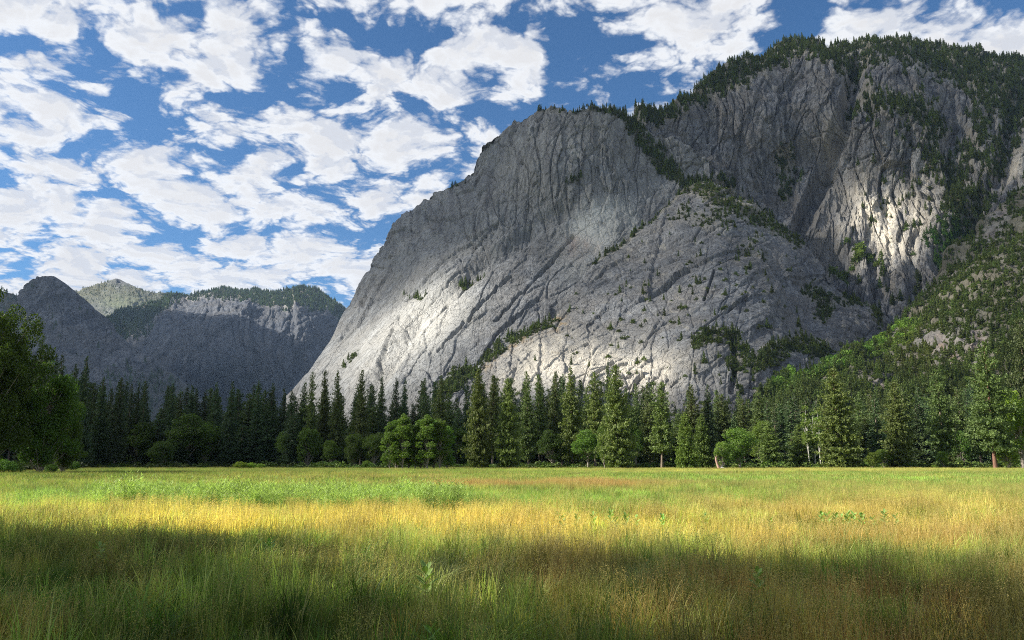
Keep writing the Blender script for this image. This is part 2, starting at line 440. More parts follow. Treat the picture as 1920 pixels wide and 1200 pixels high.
massif('cliff', [(536,742),(580,700),(620,640),(645,585),(668,545),(690,510),(712,470),(730,448),(745,420),(775,390),(800,368),(830,352),(862,336),(884,318),(893,285),(905,268),(935,252),(960,230),(990,212),(1020,205),(1045,203),(1080,212),(1130,218),(1160,214),(1200,225),(1260,262),(1330,300)],
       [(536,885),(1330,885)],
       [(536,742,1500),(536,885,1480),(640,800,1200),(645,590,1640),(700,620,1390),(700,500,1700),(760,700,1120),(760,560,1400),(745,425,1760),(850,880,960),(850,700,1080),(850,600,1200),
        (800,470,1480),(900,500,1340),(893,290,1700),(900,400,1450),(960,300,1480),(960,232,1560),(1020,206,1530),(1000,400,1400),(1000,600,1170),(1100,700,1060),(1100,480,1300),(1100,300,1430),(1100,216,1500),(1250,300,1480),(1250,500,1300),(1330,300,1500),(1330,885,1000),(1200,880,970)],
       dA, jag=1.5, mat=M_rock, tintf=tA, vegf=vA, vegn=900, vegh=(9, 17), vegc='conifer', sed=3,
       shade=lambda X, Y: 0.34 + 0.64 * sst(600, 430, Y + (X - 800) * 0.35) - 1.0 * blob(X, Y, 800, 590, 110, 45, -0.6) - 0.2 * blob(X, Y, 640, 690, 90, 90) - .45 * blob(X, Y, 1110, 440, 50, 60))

# -- right back wall under the wooded plateau
def dC(U, Z, PX, PY):
    g = granite(U, Z, 1.75, 2.3, 0.55, 1.5, 5, 16)
    g = g - 45 * stroke(PX, PY, [(1610,120),(1570,250),(1545,330),(1500,430),(1600,520)], 16)
    g = g - 40 * stroke(PX, PY, [(1160,190),(1215,275),(1300,345),(1420,400)], 14)
    g = g - 30 * stroke(PX, PY, [(1900,200),(1880,330),(1800,430),(1760,480)], 18)
    return g, None
def tC(PX, PY, U, Z, t):
    n = fbm(PX / 16, PY / 60, 4, 31)
    a = blob(PX, PY, 1650, 420, 80, 75, 0.2) + 0.5 * blob(PX, PY, 1750, 330, 30, 60) + 0.45 * blob(PX, PY, 1590, 160, 14, 50) + 0.5 * blob(PX, PY, 1560, 270, 20, 60) + .9 * blob(PX, PY, 1912, 310, 24, 45)  # sunlit patches painted into the wall colour; the right-edge pillar is pale rock
    t[..., :3] = np.array([0.62, 0.57, 0.47])
    t[..., 3] = np.clip(a * (0.7 + 1.6 * n), 0, 0.85)
    return t
def top_line(PX):
    s = np.array([(1180,215),(1240,205),(1300,175),(1380,110),(1440,82),(1500,64),(1600,75),(1750,80),(1920,105),(2120,130)], float)
    return np.interp(PX, s[:, 0], s[:, 1])
def vC(PX, PY, U, Z):
    tl = top_line(PX)
    low = np.interp(PX, [1180,1300,1400,1480,1560,1620,1700,1800,1900,2000], [12,22,62,48,70,62,58,72,120,150])
    v = 1.1 * sst(low + 12, low * 0.6, PY - tl + fbm(PX / 20, PY / 20, 3, 9) * 26)
    v += stroke(PX, PY, [(1610,180),(1650,200),(1700,215),(1760,235)], 20) * 0.75
    v += stroke(PX, PY, [(1480,60+220),(1490,320),(1480,345)], 16) * 0.6
    v += stroke(PX, PY, [(1830,130),(1850,210),(1830,260),(1790,320),(1800,350)], 26) * 0.5
    v += stroke(PX, PY, [(1880,150),(1900,240),(1860,310)], 24) * 0.5
    v += stroke(PX, PY, [(1740,250),(1750,320),(1800,380)], 18) * 0.45
    v += stroke(PX, PY, [(1800,420),(1770,470),(1790,400),(1830,370)], 22) * 0.8
    v += stroke(PX, PY, [(1560,520),(1600,505),(1620,480)], 12) * 0.3
    v += stroke(PX, PY, [(1290,350),(1350,345),(1400,380),(1440,400)], 14) * 0.7
    v = v * (.45 + .55 * sst(-.25, .15, fbm(PX / 12, PY / 18, 3, 18)))
    v += 0.3 * sst(0.12, 0.4, fbm(PX / 22, PY / 14, 3, 19)) * sst(1500, 1700, PX)
    return v
massif('rock_wall', [(1176,222),(1200,212),(1240,204),(1262,195),(1300,174),(1340,142),(1380,116),(1410,98),(1440,86),(1475,72),(1500,64),(1520,66),(1560,74),(1600,76),(1700,80),(1800,86),(1860,96),(1920,106),(2120,130)],
       [(1176,600),(1400,780),(2120,780)],
       [(1180,225,1640),(1240,205,1680),(1240,330,1560),(1300,175,1800),(1330,300,1640),(1300,500,1450),(1400,105,1950),(1400,200,1720),(1400,400,1600),(1500,66,2050),(1510,150,1800),(1520,300,1720),(1500,430,1560),
        (1600,78,2050),(1600,150,1760),(1620,300,1640),(1620,430,1560),(1600,540,1400),(1700,82,2050),(1700,160,1720),(1700,300,1620),(1700,430,1500),(1700,560,1300),(1850,100,1950),(1850,200,1700),(1850,330,1500),(1850,480,1300),(2100,130,1900),(2100,400,1300),(1700,780,1150),(2100,780,1100),(1400,780,1200)],
       dC, jag=1.5, mat=M_rockC, tintf=tC, vegf=vC, vegn=8000, vegh=(10, 22), vegc='conifer', sed=4,
       shade=lambda X, Y: 0.78 - 1.0 * blob(X, Y, 1665, 430, 95, 62) - .8 * blob(X, Y, 1590, 510, 60, 40) - 0.35 * blob(X, Y, 1590, 190, 20, 80) - .3 * blob(X, Y, 1750, 300, 40, 90) - .4 * sst(140, 60, Y) - .5 * blob(X, Y, 1912, 310, 24, 50))

# -- front buttress
def dB(U, Z, PX, PY):
    low = sst(560, 660, PY) * sst(1330, 1200, PX)
    g = granite(U, Z, 0.75, 0.5, 1.0, 0.8, 8, 10)
    gr = granite(U, Z, 2.3, 0.9, 0.8, 1.0, 9, 10)
    r = sst(1400, 1500, PX)
    g = g * (1 - r) + gr * r
    g = g * .8 - 8 * stroke(PX, PY, [(1370,740),(1380,680),(1375,640)], 5) - 12 * stroke(PX, PY, [(1440,480),(1500,560),(1545,620)], 9)
    for q in ([(1112,695),(1150,668)], [(1153,674),(1175,669),(1195,671)], [(1165,700),(1205,692)], [(1180,720),(1205,695)], [(1260,725),(1272,716)], [(1290,630),(1400,560)], [(1320,560),(1340,500)], [(1200,560),(1290,500)]):
        g = g - 7 * stroke(PX, PY, q, 2.2)
    return g, None
def tB(PX, PY, U, Z, t):
    n = fbm(PX / 24, PY / 24, 4, 55)
    pale = blob(PX, PY, 1140, 680, 170, 50, 0.1) * 0.95 + blob(PX, PY, 980, 690, 90, 40, -0.6) * 0.4  # sunlit foot of the buttress, painted as a lighter rock colour
    t[..., :3] = np.array([0.60, 0.56, 0.47])
    t[..., 3] = np.clip(pale * (0.85 + 0.9 * n), 0, 0.85)
    sc = stroke(PX, PY, [(910, 675), (960, 640), (1020, 612), (1050, 600)], 16) * np.clip(0.5 + 2 * fbm(PX / 9, PY / 9, 3, 66), 0, 1)
    s = np.clip(sc, 0, 1)[..., None]
    t[..., :3] = t[..., :3] * (1 - s) + np.array([0.42, 0.30, 0.15]) * s
    t[..., 3] = np.maximum(t[..., 3], 0.8 * s[..., 0])
    return t
def vB(PX, PY, U, Z):
    v = stroke(PX, PY, [(840,722),(900,680),(960,640),(1035,604)], 9) * 0.5
    v += stroke(PX, PY, [(1105,500),(1150,470),(1215,415),(1270,365),(1300,345)], 6) * 0.9
    v += stroke(PX, PY, [(1290,350),(1340,360),(1390,400),(1440,415),(1500,445)], 15) * 0.9
    v += stroke(PX, PY, [(1330,370),(1360,420),(1280,400)], 14) * 0.45
    v += stroke(PX, PY, [(1420,440),(1400,470),(1440,480)], 8) * 0.4
    v += stroke(PX, PY, [(1310,640),(1350,630),(1390,650),(1380,690)], 15) * 0.75
    v += stroke(PX, PY, [(1410,690),(1460,660),(1500,640),(1545,650)], 16) * 0.75
    v += stroke(PX, PY, [(1530,540),(1560,560),(1550,580)], 13) * 0.8
    v += stroke(PX, PY, [(1590,560),(1640,560),(1650,590)], 12) * 0.8
    v += 0.32 * sst(0.22, 0.42, fbm(PX / 16, PY / 9, 3, 23)) * (0.4 + sst(1000, 1300, PX))
    return v
massif('buttress', [(820,728),(850,712),(900,682),(940,657),(985,628),(1032,602),(1060,560),(1085,528),(1110,505),(1150,472),(1190,440),(1215,418),(1250,385),(1290,350),(1320,342),(1345,345),(1375,365),(1400,385),(1440,402),(1500,440),(1540,500),(1580,545),(1640,575),(1680,600)],
       [(820,885),(1680,885)],
       [(820,728,960),(820,885,900),(900,682,1010),(940,740,880),(985,628,1080),(1032,602,1120),(1085,528,1230),(1060,700,860),(1150,472,1290),(1150,600,1060),(1215,418,1350),(1250,520,1130),(1290,350,1440),(1340,345,1440),
        (1340,450,1200),(1300,650,900),(1300,760,800),(1400,385,1390),(1420,500,1150),(1440,640,930),(1500,440,1380),(1500,560,1120),(1580,545,1290),(1560,650,1000),(1640,575,1290),(1680,600,1280),(1150,760,820),(1500,885,760),(1200,885,770),(1680,885,900)],
       dB, jag=2.5, mat=M_rockB, tintf=tB, vegf=vB, vegn=2600, vegh=(6, 13), vegc='brush', sed=6, back=300, backslope=0.9,
       shade=lambda X, Y: 0.64 - 1.2 * blob(X, Y, 1150, 700, 190, 50) - .8 * blob(X, Y, 960, 680, 90, 50, -.5) - .25 * blob(X, Y, 1250, 560, 120, 90) - .4 * blob(X, Y, 1330, 360, 60, 25))

# -- wooded talus slope on the right
def dD(U, Z, PX, PY):
    g = fbm(U / 90, Z / 60, 5, 41) * 26 + terrace(fbm(U / 60, Z / 30, 3, 43) * 3, 0.2) * 5 + fbm(U / 10, Z / 10, 3, 44) * 2.5
    g = g - 16 * stroke(PX, PY, [(1500,700),(1600,640),(1650,600),(1760,500)], 14)
    return g, None
def tD(PX, PY, U, Z, t):
    n = fbm(PX / 14, PY / 14, 4, 88)
    t[..., :3] = np.array([0.55, 0.54, 0.52])
    t[..., 3] = np.clip(stroke(PX, PY, [(1545,690),(1575,660),(1620,640),(1650,600)], 8) * sst(-0.1, 0.3, n), 0, 0.9)
    r = stroke(PX, PY, [(1700,690),(1760,650),(1800,700),(1770,720)], 18) * 0.7 * sst(0, .3, n)
    t[..., :3] = t[..., :3] * (1 - r[..., None]) + np.array([0.36, 0.20, 0.12]) * r[..., None]
    t[..., 3] = np.maximum(t[..., 3], r)
    return t
def vD(PX, PY, U, Z):
    rock = blob(PX, PY, 1780, 690, 26, 40, 0.3) + blob(PX, PY, 1752, 640, 34, 16) + blob(PX, PY, 1725, 690, 16, 16) + blob(PX, PY, 1825, 630, 18, 26) + blob(PX, PY, 1800, 500, 22, 12, -0.7) + blob(PX, PY, 1850, 430, 30, 10, -0.6) + blob(PX, PY, 1650, 715, 22, 14) + blob(PX, PY, 1880, 395, 25, 9, -.5)
    v = 1.1 - .95 * rock + 0.45 * fbm(PX / 22, PY / 16, 3, 71)
    v = v - 0.7 * stroke(PX, PY, [(1545,690),(1575,660),(1620,640),(1655,595)], 7)
    return np.clip(v, 0.03, 1)
massif('talus_slope', [(1390,760),(1420,738),(1455,715),(1500,692),(1560,655),(1610,622),(1650,598),(1690,560),(1730,520),(1770,490),(1800,455),(1840,420),(1880,378),(1920,345),(1990,300),(2120,230)],
       [(1390,885),(2120,885)],
       [(1390,760,700),(1390,885,640),(1500,692,820),(1500,885,560),(1610,622,980),(1650,598,1040),(1600,760,640),(1730,520,1120),(1800,455,1150),(1800,650,760),(1750,780,560),(1920,345,1200),(1920,500,900),(1920,650,650),(1920,885,460),(2120,230,1200),(2120,500,800),(2120,885,430),(1700,885,500)],
       dD, jag=3, mat=M_slope, tintf=tD, vegf=vD, vegn=20000, vegh=(5, 13.5), vegc='slope', sed=7, back=260, backslope=0.8,
       shade=lambda X, Y: 0.15 + 0.3 * sst(-.1, .3, fbm(X / 70, Y / 50, 2, 5)) + .3 * sst(1800, 1950, X))

# -- distant mountains
def dfar(k, vert=1.0, slab=.8, sed=20):
    def f(U, Z, PX, PY):
        return granite(U / k, Z / k, 0.8, vert, slab, 1.0, sed) * k, None
    return f
massif('far_dome', [(-60,590),(0,588),(20,582),(34,556),(48,532),(62,520),(78,516),(96,520),(112,532),(140,562),(200,612),(260,652),(310,690),(350,735),(370,760)],
       [(-60,885),(370,885)],
       [(-60,590,3500),(40,550,3450),(78,516,3400),(80,620,3150),(150,570,3400),(150,700,2900),(260,652,3300),(350,735,3200),(0,885,2600),(200,885,2600),(370,885,3000),(-60,885,2700)],
       dfar(2.0, 0.7, 1.0, 20), step=1.6, rowstep=1.6, jag=1.5, mat=M_far, vegf=lambda PX, PY, U, Z: 0.5 * sst(0.12, 0.4, fbm(PX / 10, PY / 6, 3, 61)) + 0.6 * sst(650, 740, PY + (PX - 300) * .2), vegn=900, vegh=(16, 30), vegc='far', sed=8, back=1500, shade=lambda X, Y: 1.0 + 0 * X)
def vF(PX, PY, U, Z):
    rim = np.interp(PX, [120,200,240,300,340,400,480,540,600,660], [700,640,640,590,552,556,568,580,590,610])
    v = sst(6, -14, PY - rim + fbm(PX / 15, PY / 15, 3, 62) * 14)
    v += stroke(PX, PY, [(160,590),(220,600),(260,610)], 26) * 0.9
    v -= 0.9 * blob(PX, PY, 250, 620, 24, 12)
    return np.clip(v, 0.0, 1)
massif('far_plateau', [(120,640),(180,610),(215,595),(262,574),(300,560),(330,546),(380,541),(440,535),(480,536),(520,541),(560,541),(590,547),(610,555),(635,575),(655,592),(700,640)],
       [(120,885),(700,885)],
       [(120,640,5400),(215,595,5300),(262,660,4700),(330,546,5600),(330,600,4700),(440,536,5700),(440,575,4800),(440,760,4300),(560,542,5600),(560,590,4700),(650,592,5400),(650,800,4200),(300,885,4000),(700,885,4100),(120,885,4300),(700,640,5300)],
       dfar(2.6, 1.4, .7, 24), step=1.6, rowstep=1.6, jag=1, mat=M_plat, vegf=vF, vegn=8000, vegh=(16, 30), vegc='far', sed=9, back=2500, backslope=.3, shade=lambda X, Y: 1.0 - .12 * sst(590, 560, Y) - .5 * blob(X, Y, 250, 620, 20, 25),
       tintf=lambda PX, PY, U, Z, t: np.concatenate([np.broadcast_to([0.50, 0.47, 0.45], PX.shape + (3,)), (blob(PX, PY, 248, 622, 16, 26) * sst(-.1, .2, fbm(PX / 5, PY / 12, 3, 3)) * 0.8 + 0*PX)[..., None]], -1))
massif('far_peak', [(100,570),(132,546),(160,536),(185,528),(205,523),(228,520),(245,527),(262,536),(290,542),(340,548),(380,556)],
       [(100,760),(380,760)],
       [(100,570,7600),(228,521,7800),(228,560,7000),(380,556,7600),(160,620,6400),(300,620,6400),(100,760,6000),(380,760,6000)],
       dfar(3.0, 0.5, .5, 28), step=2, rowstep=2, jag=1, mat=M_far, vegf=lambda PX, PY, U, Z: np.clip(1.0 - .6 * blob(PX, PY, 230, 560, 60, 16) - 1.2 * blob(PX, PY, 225, 522, 24, 12) - blob(PX, PY, 200, 575, 50, 10) + 0.9 * fbm(PX / 14, PY / 6, 3, 63), 0, 1), vegn=4200, vegh=(14, 22), vegc='far', sed=10, back=3000, backslope=.4,
       tintf=lambda PX, PY, U, Z, t: np.concatenate([np.broadcast_to([0.11, 0.13, 0.06], PX.shape + (3,)), (np.clip(blob(PX, PY, 235, 560, 70, 22), 0, .8) + 0*PX)[..., None]], -1))
massif('far_ridge', [(-120,530),(-40,538),(0,546),(20,552),(50,560),(90,580)],
       [(-120,760),(90,760)],
       [(-120,530,5200),(0,546,5200),(90,580,5200),(-120,760,4600),(90,760,4600)],
       dfar(2.5, 0.5, .5, 29), step=3, rowstep=3, jag=2, mat=M_far, vegf=lambda PX, PY, U, Z: 0.9 + 0 * PX, vegn=500, vegh=(26, 40), vegc='far', sed=11, back=2000, backslope=.4)
# ------------------------------------------------------------------ trees
def tube(pts, rad, n=6):
    pts = np.array(pts, float); V = []; Fc = []
    for i, p in enumerate(pts):
        d = pts[min(i + 1, len(pts) - 1)] - pts[max(i - 1, 0)]; d /= np.linalg.norm(d) + 1e-9
        a = np.cross(d, [0, 1, 0] if abs(d[1]) < 0.9 else [1, 0, 0]); a /= np.linalg.norm(a)
        b = np.cross(d, a)
        for k in range(n):
            t_ = 2 * math.pi * k / n
            V.append(p + rad[i] * (a * math.cos(t_) + b * math.sin(t_)))
    for i in range(len(pts) - 1):
        for k in range(n):
            Fc.append((i * n + k, i * n + (k + 1) % n, (i + 1) * n + (k + 1) % n, (i + 1) * n + k))
    return np.array(V), np.array(Fc)

def join(parts):
    Vs, Fs, o = [], [], 0
    for V, Fc in parts:
        Vs.append(V); Fs.append(Fc + o); o += len(V)
    return np.concatenate(Vs), np.concatenate(Fs)

def leaf_mat(name, col, col2, trans=0.3, inst=False):
    m, t = new_mat(name)
    geo = t.n('ShaderNodeNewGeometry').outputs['Position']
    oi = t.n('ShaderNodeObjectInfo')
    at = t.n('ShaderNodeAttribute', attribute_name='leafv')
    f = t.math('ADD', t.math('MULTIPLY', t.noise(geo, 0.35, 3, 0.6), 0.9), t.math('MULTIPLY', at.outputs['Fac'], 0.5))
    c = t.mix(t.ramp(f, 0.35, 1.0), col, col2)
    if inst:
        ia = t.n('ShaderNodeAttribute', attribute_name='icol', attribute_type='INSTANCER')
        c = t.mix(1.0, c, ia.outputs['Color'], 'MULTIPLY')
    else:
        c = t.mix(1.0, c, oi.outputs['Color'], 'MULTIPLY')
    hs = t.n('ShaderNodeHueSaturation', ins={'Color': c, 'Hue': t.ramp(oi.outputs['Random'], 0, 1, 0.485, 0.51, False), 'Value': t.ramp(oi.outputs['Random'], 0, 1, 0.75, 1.25, False)}).outputs[0]
    d = t.n('ShaderNodeBsdfPrincipled', ins={'Base Color': hs, 'Roughness': 0.6}); d.inputs['Specular IOR Level'].default_value = 0.25
    tr = t.n('ShaderNodeBsdfTranslucent', ins={'Color': t.mix(1.0, hs, (1.1, 1.25, 0.5), 'MULTIPLY')})
    mx = t.n('ShaderNodeMixShader', ins={0: trans, 1: d.outputs[0], 2: tr.outputs[0]})
    t.n('ShaderNodeOutputMaterial', ins={'Surface': mx.outputs[0]})
    return m
def bark_mat(name, a, b):
    m, t = new_mat(name)
    tc = t.n('ShaderNodeTexCoord').outputs['Object']
    f = t.noise(t.vm('MULTIPLY', tc, (1, 1, 0.2)), 4.0, 5, 0.7)
    c = t.mix(t.ramp(f, 0.35, 0.65), a, b)
    bp = t.n('ShaderNodeBump', ins={'Strength': 0.8, 'Distance': 0.1, 'Height': f}).outputs[0]
    d = t.n('ShaderNodeBsdfPrincipled', ins={'Base Color': c, 'Roughness': 0.9, 'Normal': bp})
    t.n('ShaderNodeOutputMaterial', ins={'Surface': d.outputs[0]})
    return m
M_pine = leaf_mat('pine_needles', (0.060, 0.088, 0.028), (0.115, 0.150, 0.045), 0.25)
M_fir = leaf_mat('fir_needles', (0.042, 0.072, 0.032), (0.085, 0.125, 0.048), 0.22)
M_cedar = leaf_mat('cedar_needles', (0.060, 0.105, 0.026), (0.12, 0.18, 0.04), 0.25)
M_leaf = leaf_mat('broad_leaves', (0.068, 0.115, 0.024), (0.150, 0.215, 0.040), 0.38)
M_far_leaf = leaf_mat('far_foliage', (0.050, 0.074, 0.024), (0.105, 0.130, 0.040), 0.25, inst=True)
M_bark = bark_mat('bark', (0.11, 0.085, 0.065), (0.22, 0.17, 0.13))
M_redbark = bark_mat('red_bark', (0.10, 0.05, 0.035), (0.20, 0.10, 0.07))
M_greybark = bark_mat('grey_bark', (0.14, 0.12, 0.10), (0.26, 0.23, 0.20))
M_birch = bark_mat('pale_bark', (0.42, 0.40, 0.36), (0.62, 0.60, 0.55))
M_dead = bark_mat('dead_wood', (0.20, 0.07, 0.04), (0.42, 0.33, 0.27))

def tri_cloud(C, out, size, k, up=0.3, spread=1.0, slim=0.32):
    """k slim triangles round every centre C; out = outward direction there"""
    n = len(C) * k
    Cc = np.repeat(C, k, 0); O = np.repeat(out, k, 0)
    sz = np.repeat(size, k) if np.ndim(size) else np.full(n, size)
    d = rng.normal(0, 1, (n, 3)) * spread + O * 0.9 + np.array([0, 0, up])
    d /= np.linalg.norm(d, axis=1, keepdims=True)
    s = np.cross(d, rng.normal(0, 1, (n, 3))); s /= np.linalg.norm(s, axis=1, keepdims=True) + 1e-9
    off = rng.normal(0, 0.35, (n, 3)) * sz[:, None]
    L = sz * rng.uniform(0.6, 1.35, n)
    b = Cc + off - d * L[:, None] * 0.4
    V = np.stack([b - s * (L * slim)[:, None], b + s * (L * slim)[:, None], b + d * L[:, None]], 1).reshape(-1, 3)
    Fc = np.arange(n * 3).reshape(n, 3)
    return V, Fc
def leaf_mesh(name, V, Fc, k=1):
    lv = np.repeat(rng.uniform(0, 1, len(Fc)), Fc.shape[1]) if len(V) == Fc.size else rng.uniform(0, 1, len(V))
    return mesh_np(name, V, Fc, False, {'leafv': ('POINT', 'FLOAT', lv)})

def conifer(name, H=30, R=4.0, zb=0.1, prof=0.8, step=0.42, nb=6, size=0.62, k=5, droop=0.28, rag=0.35, lean=0.0, trunkr=0.42, clus=0.62):
    z = zb * H; C = []; O = []; S = []; tr = []
    ph = rng.uniform(0, 6.3); li = 0
    while z < H * 0.985:
        t_ = max(0.0, (z / H - zb) / (1 - zb))
        pr = ((1 - t_) ** prof) * (0.6 + 0.4 * min(1, t_ * 5 + 0.2)) + 0.035
        lev = 1 + rag * 0.9 * math.sin(z * 1.7 + ph) * 0.5
        m = max(3, int(nb * (0.6 + 0.6 * pr)))
        for j in range(m):
            az = rng.uniform(0, 2 * math.pi)
            L = R * pr * lev * rng.uniform(1 - rag * 1.6, 1.0 + rag * 0.45)
            L *= 1 + 0.35 * rag * math.sin(az * 2 + z * 0.35 + ph)
            if L < 0.15: L = 0.15
            n = max(1, int(L / clus))
            up = 0.55 * (t_ ** 1.5)
            r = (np.arange(n) + rng.uniform(0.3, 1.0)) / n * L
            r = r[r > 0.16 * L] if L > 1.5 else r
            zz = z + r * up - droop * r + 0.10 * r * r / max(L, .5) + rng.normal(0, .12, len(r))
            x = r * math.cos(az) + rng.normal(0, 0.10 * L, len(r)) * (r / L); y = r * math.sin(az) + rng.normal(0, 0.10 * L, len(r)) * (r / L)
            C += list(zip(x + lean * z, y, zz)); O += [(math.cos(az), math.sin(az), 0.0)] * len(r)
            S += list(size * (0.65 + 0.5 * (1 - t_)) * rng.uniform(.75, 1.25, len(r)))
            if li % 3 == 0 and L > 1.2:
                e = (L * .8 * math.cos(az) + lean * z, L * .8 * math.sin(az), z - droop * L * .7 + up * L * .8)
                tr.append(tube([(lean * z, 0, z), e], [0.07, 0.02], 3))
            li += 1
        z += step * rng.uniform(0.7, 1.3)
    V, Fc = tri_cloud(np.array(C), np.array(O), np.array(S) * 1.2, k + 1, 0.25, slim=.30)
    crown = leaf_mesh(name + '_crown', V, Fc)
    zs = np.linspace(0, H * .98, 9)
    rr = trunkr * (1 - zs / H) ** 0.8 + 0.03; rr[0] *= 1.35
    tr.append(tube([(lean * q + 0.06 * math.sin(q * .5), 0.05 * math.sin(q * .37), q - (0.6 if i == 0 else 0)) for i, q in enumerate(zs)], rr, 9))
    V, Fc = join(tr)
    trunk = mesh_np(name + '_trunk', V, Fc)
    return dict(crown=crown, trunk=trunk, H=H, R=R)

def broadleaf(name, H=14, R=6, zb=0.12, nblob=46, leaves=260, lsize=0.42, rb=1.7, trunks=1, tr_r=0.35, flat=1.0, tall=False, seedpos=None, rag=.12):
    C = []; tr = []
    cz = H * (zb + (1 - zb) / 2); hz = H * (1 - zb) / 2
    for i in range(nblob):
        while True:
            v = rng.normal(0, 1, 3); v /= np.linalg.norm(v)
            q = rng.uniform(0.35, 1) ** 0.6
            p_ = np.array([v[0] * R * q, v[1] * R * q, cz + v[2] * hz * q])
            if tall:
                t_ = rng.uniform(0.02, 1.0) ** .85; w_ = R * (1 - max(0, (t_ - .45) / .62) ** 2.2) * (.7 + .3 * min(1, t_ * 4))
                p_ = np.array([v[0] * w_ * q, v[1] * w_ * q, H * (zb + (1 - zb) * t_)])
            break
        rad = rb * rng.uniform(0.55, 1.25)
        p_ = p_ + (p_ - np.array([0, 0, cz])) * rng.uniform(-1.4, .75) * rag; p_[2] = max(p_[2], rad * .5); p_[:2] *= max(0.1, (R - rad * .7) / R); p_[2] = cz + (p_[2] - cz) * max(0.2, (hz - rad * .7) / hz)
        C.append((p_, rad))
    Vs, Fs, off = [], [], 0
    for p_, rad in C:
        n = int(leaves * (rad / rb) ** 2)
        v = rng.normal(0, 1, (n, 3)); v /= np.linalg.norm(v, axis=1, keepdims=True)
        rr = rad * rng.uniform(0.25, 1.0, n) ** 0.45
        q = p_ + v * rr[:, None] * np.array([1, 1, 0.72 * flat])
        q += rng.normal(0, 0.12, q.shape)
        nrm = v * 0.6 + rng.normal(0, 0.7, v.shape) + np.array([0, 0, .4]); nrm /= np.linalg.norm(nrm, axis=1, keepdims=True)
        a = np.cross(nrm, rng.normal(0, 1, v.shape)); a /= np.linalg.norm(a, axis=1, keepdims=True); b = np.cross(nrm, a)
        s = (lsize * rng.uniform(0.55, 1.2, n))[:, None]
        V = np.stack([q - a * s * .5, q + b * s * .32, q + a * s * .6, q - b * s * .32], 1).reshape(-1, 3)
        Vs.append(V); Fs.append(np.arange(n * 4).reshape(n, 4) + off); off += n * 4
    crown = leaf_mesh(name + '_crown', np.concatenate(Vs), np.concatenate(Fs))
    for s in range(trunks):
        x0, y0 = (0, 0) if trunks == 1 else rng.normal(0, R * .25, 2)
        top = np.array([rng.normal(0, .3), rng.normal(0, .3), cz * 1.05])
        mid = np.array([x0 * .6 + rng.normal(0, .2), y0 * .6, cz * .5])
        tr.append(tube([(x0, y0, -.5), (x0 * .9, y0 * .9, cz * .2), mid, top], [tr_r * 1.3, tr_r, tr_r * .75, tr_r * .4], 8))
    for p_, rad in C:
        z0 = min(max(H * zb * .8, p_[2] - 3.0 - np.hypot(p_[0], p_[1]) * .5), cz)
        st = np.array([0, 0, z0]); md = (st + p_) / 2 + np.array([0, 0, -.3])
        tr.append(tube([st, md, p_], [tr_r * .4, tr_r * .25, .04], 5))
    V, Fc = join(tr)
    return dict(crown=crown, trunk=mesh_np(name + '_trunk', V, Fc), H=H, R=R)

PR = {
 'pineA': conifer('pine_a', 32, 5.4, 0.20, 0.50, 0.44, 7, 0.58, 6, 0.22, 0.42),
 'pineB': conifer('pine_b', 32, 5.4, 0.12, 0.56, 0.40, 7, 0.56, 6, 0.25, 0.36),
 'pineC': conifer('pine_c', 34, 4.8, 0.34, 0.50, 0.60, 7, 0.58, 5, 0.15, 0.55, 0.004),
 'pineD': conifer('pine_d', 30, 7.4, 0.05, 0.66, 0.36, 8, 0.54, 7, 0.20, 0.38, clus=.55),
 'pineE': conifer('pine_e', 35, 8.2, 0.16, 0.56, 0.52, 8, 0.56, 7, 0.12, 0.46, -0.012, trunkr=.55, clus=.55),
 'firA': conifer('fir_a', 30, 5.0, 0.05, 0.66, 0.36, 8, 0.52, 6, 0.38, 0.26),
 'firB': conifer('fir_b', 30, 5.0, 0.10, 0.60, 0.38, 8, 0.52, 5, 0.32, 0.36),
 'firC': conifer('fir_c', 28, 3.8, 0.03, 0.75, 0.36, 8, 0.50, 5, 0.40, 0.30, -0.004),
 'cedar': conifer('cedar', 22, 5.0, 0.02, 0.60, 0.28, 10, 0.46, 7, 0.10, 0.28),
 'oakA': broadleaf('oak_a', 15, 6.0, 0.10, 46, 260, 0.42, 1.9),
 'oakB': broadleaf('oak_b', 13, 5.5, 0.08, 40, 260, 0.42, 1.7),
 'oakC': broadleaf('oak_c', 18, 5.0, 0.14, 46, 250, 0.42, 1.7),
 'cotton': broadleaf('cottonwood', 17, 3.0, 0.07, 60, 200, 0.36, 1.05, tr_r=.17, tall=True),
 'cotton2': broadleaf('cottonwood_b', 17, 3.2, 0.05, 62, 200, 0.36, 1.05, tr_r=.15, tall=True),
 'shrub': broadleaf('shrub', 3.4, 2.6, 0.0, 26, 130, 0.28, .8, tr_r=.05),
 'birch': broadleaf('birch', 20, 2.2, 0.30, 26, 170, 0.34, 1.0, tr_r=.16),
}
USED = set()
COUNT = {}
def place(proto, name, px, top, D, wpx, label, cat, group, leafm, barkm, tint=(1, 1, 1), base=0.0, rz=None):
    P_ = PR[proto]
    x, y, z = (float(v) for v in W(px, top, D))
    H = z - base
    w = wpx / 2 / F * D
    e = bpy.data.objects.new(name, None); COL.objects.link(e)
    e.location = (x, y, base); e.rotation_euler = (rng.normal(0, .012), rng.normal(0, .012), rng.uniform(0, 6.28) if rz is None else rz)
    ws = (w / P_['R']) * (1.08 if proto[:3] in ('pin', 'fir', 'ced', 'you') else 1.12)
    e.scale = (ws, ws, H / P_['H'])
    tag(e, label, cat, group)
    for part, m in (('crown', leafm), ('trunk', barkm)):
        me = P_[part]
        if not me.materials: me.materials.append(m)
        o = ob(part, me, None, e)
        if me.materials[0] is not m:
            o.material_slots[0].link = 'OBJECT'; o.material_slots[0].material = m
        o.color = (*tint, 1)
    return e
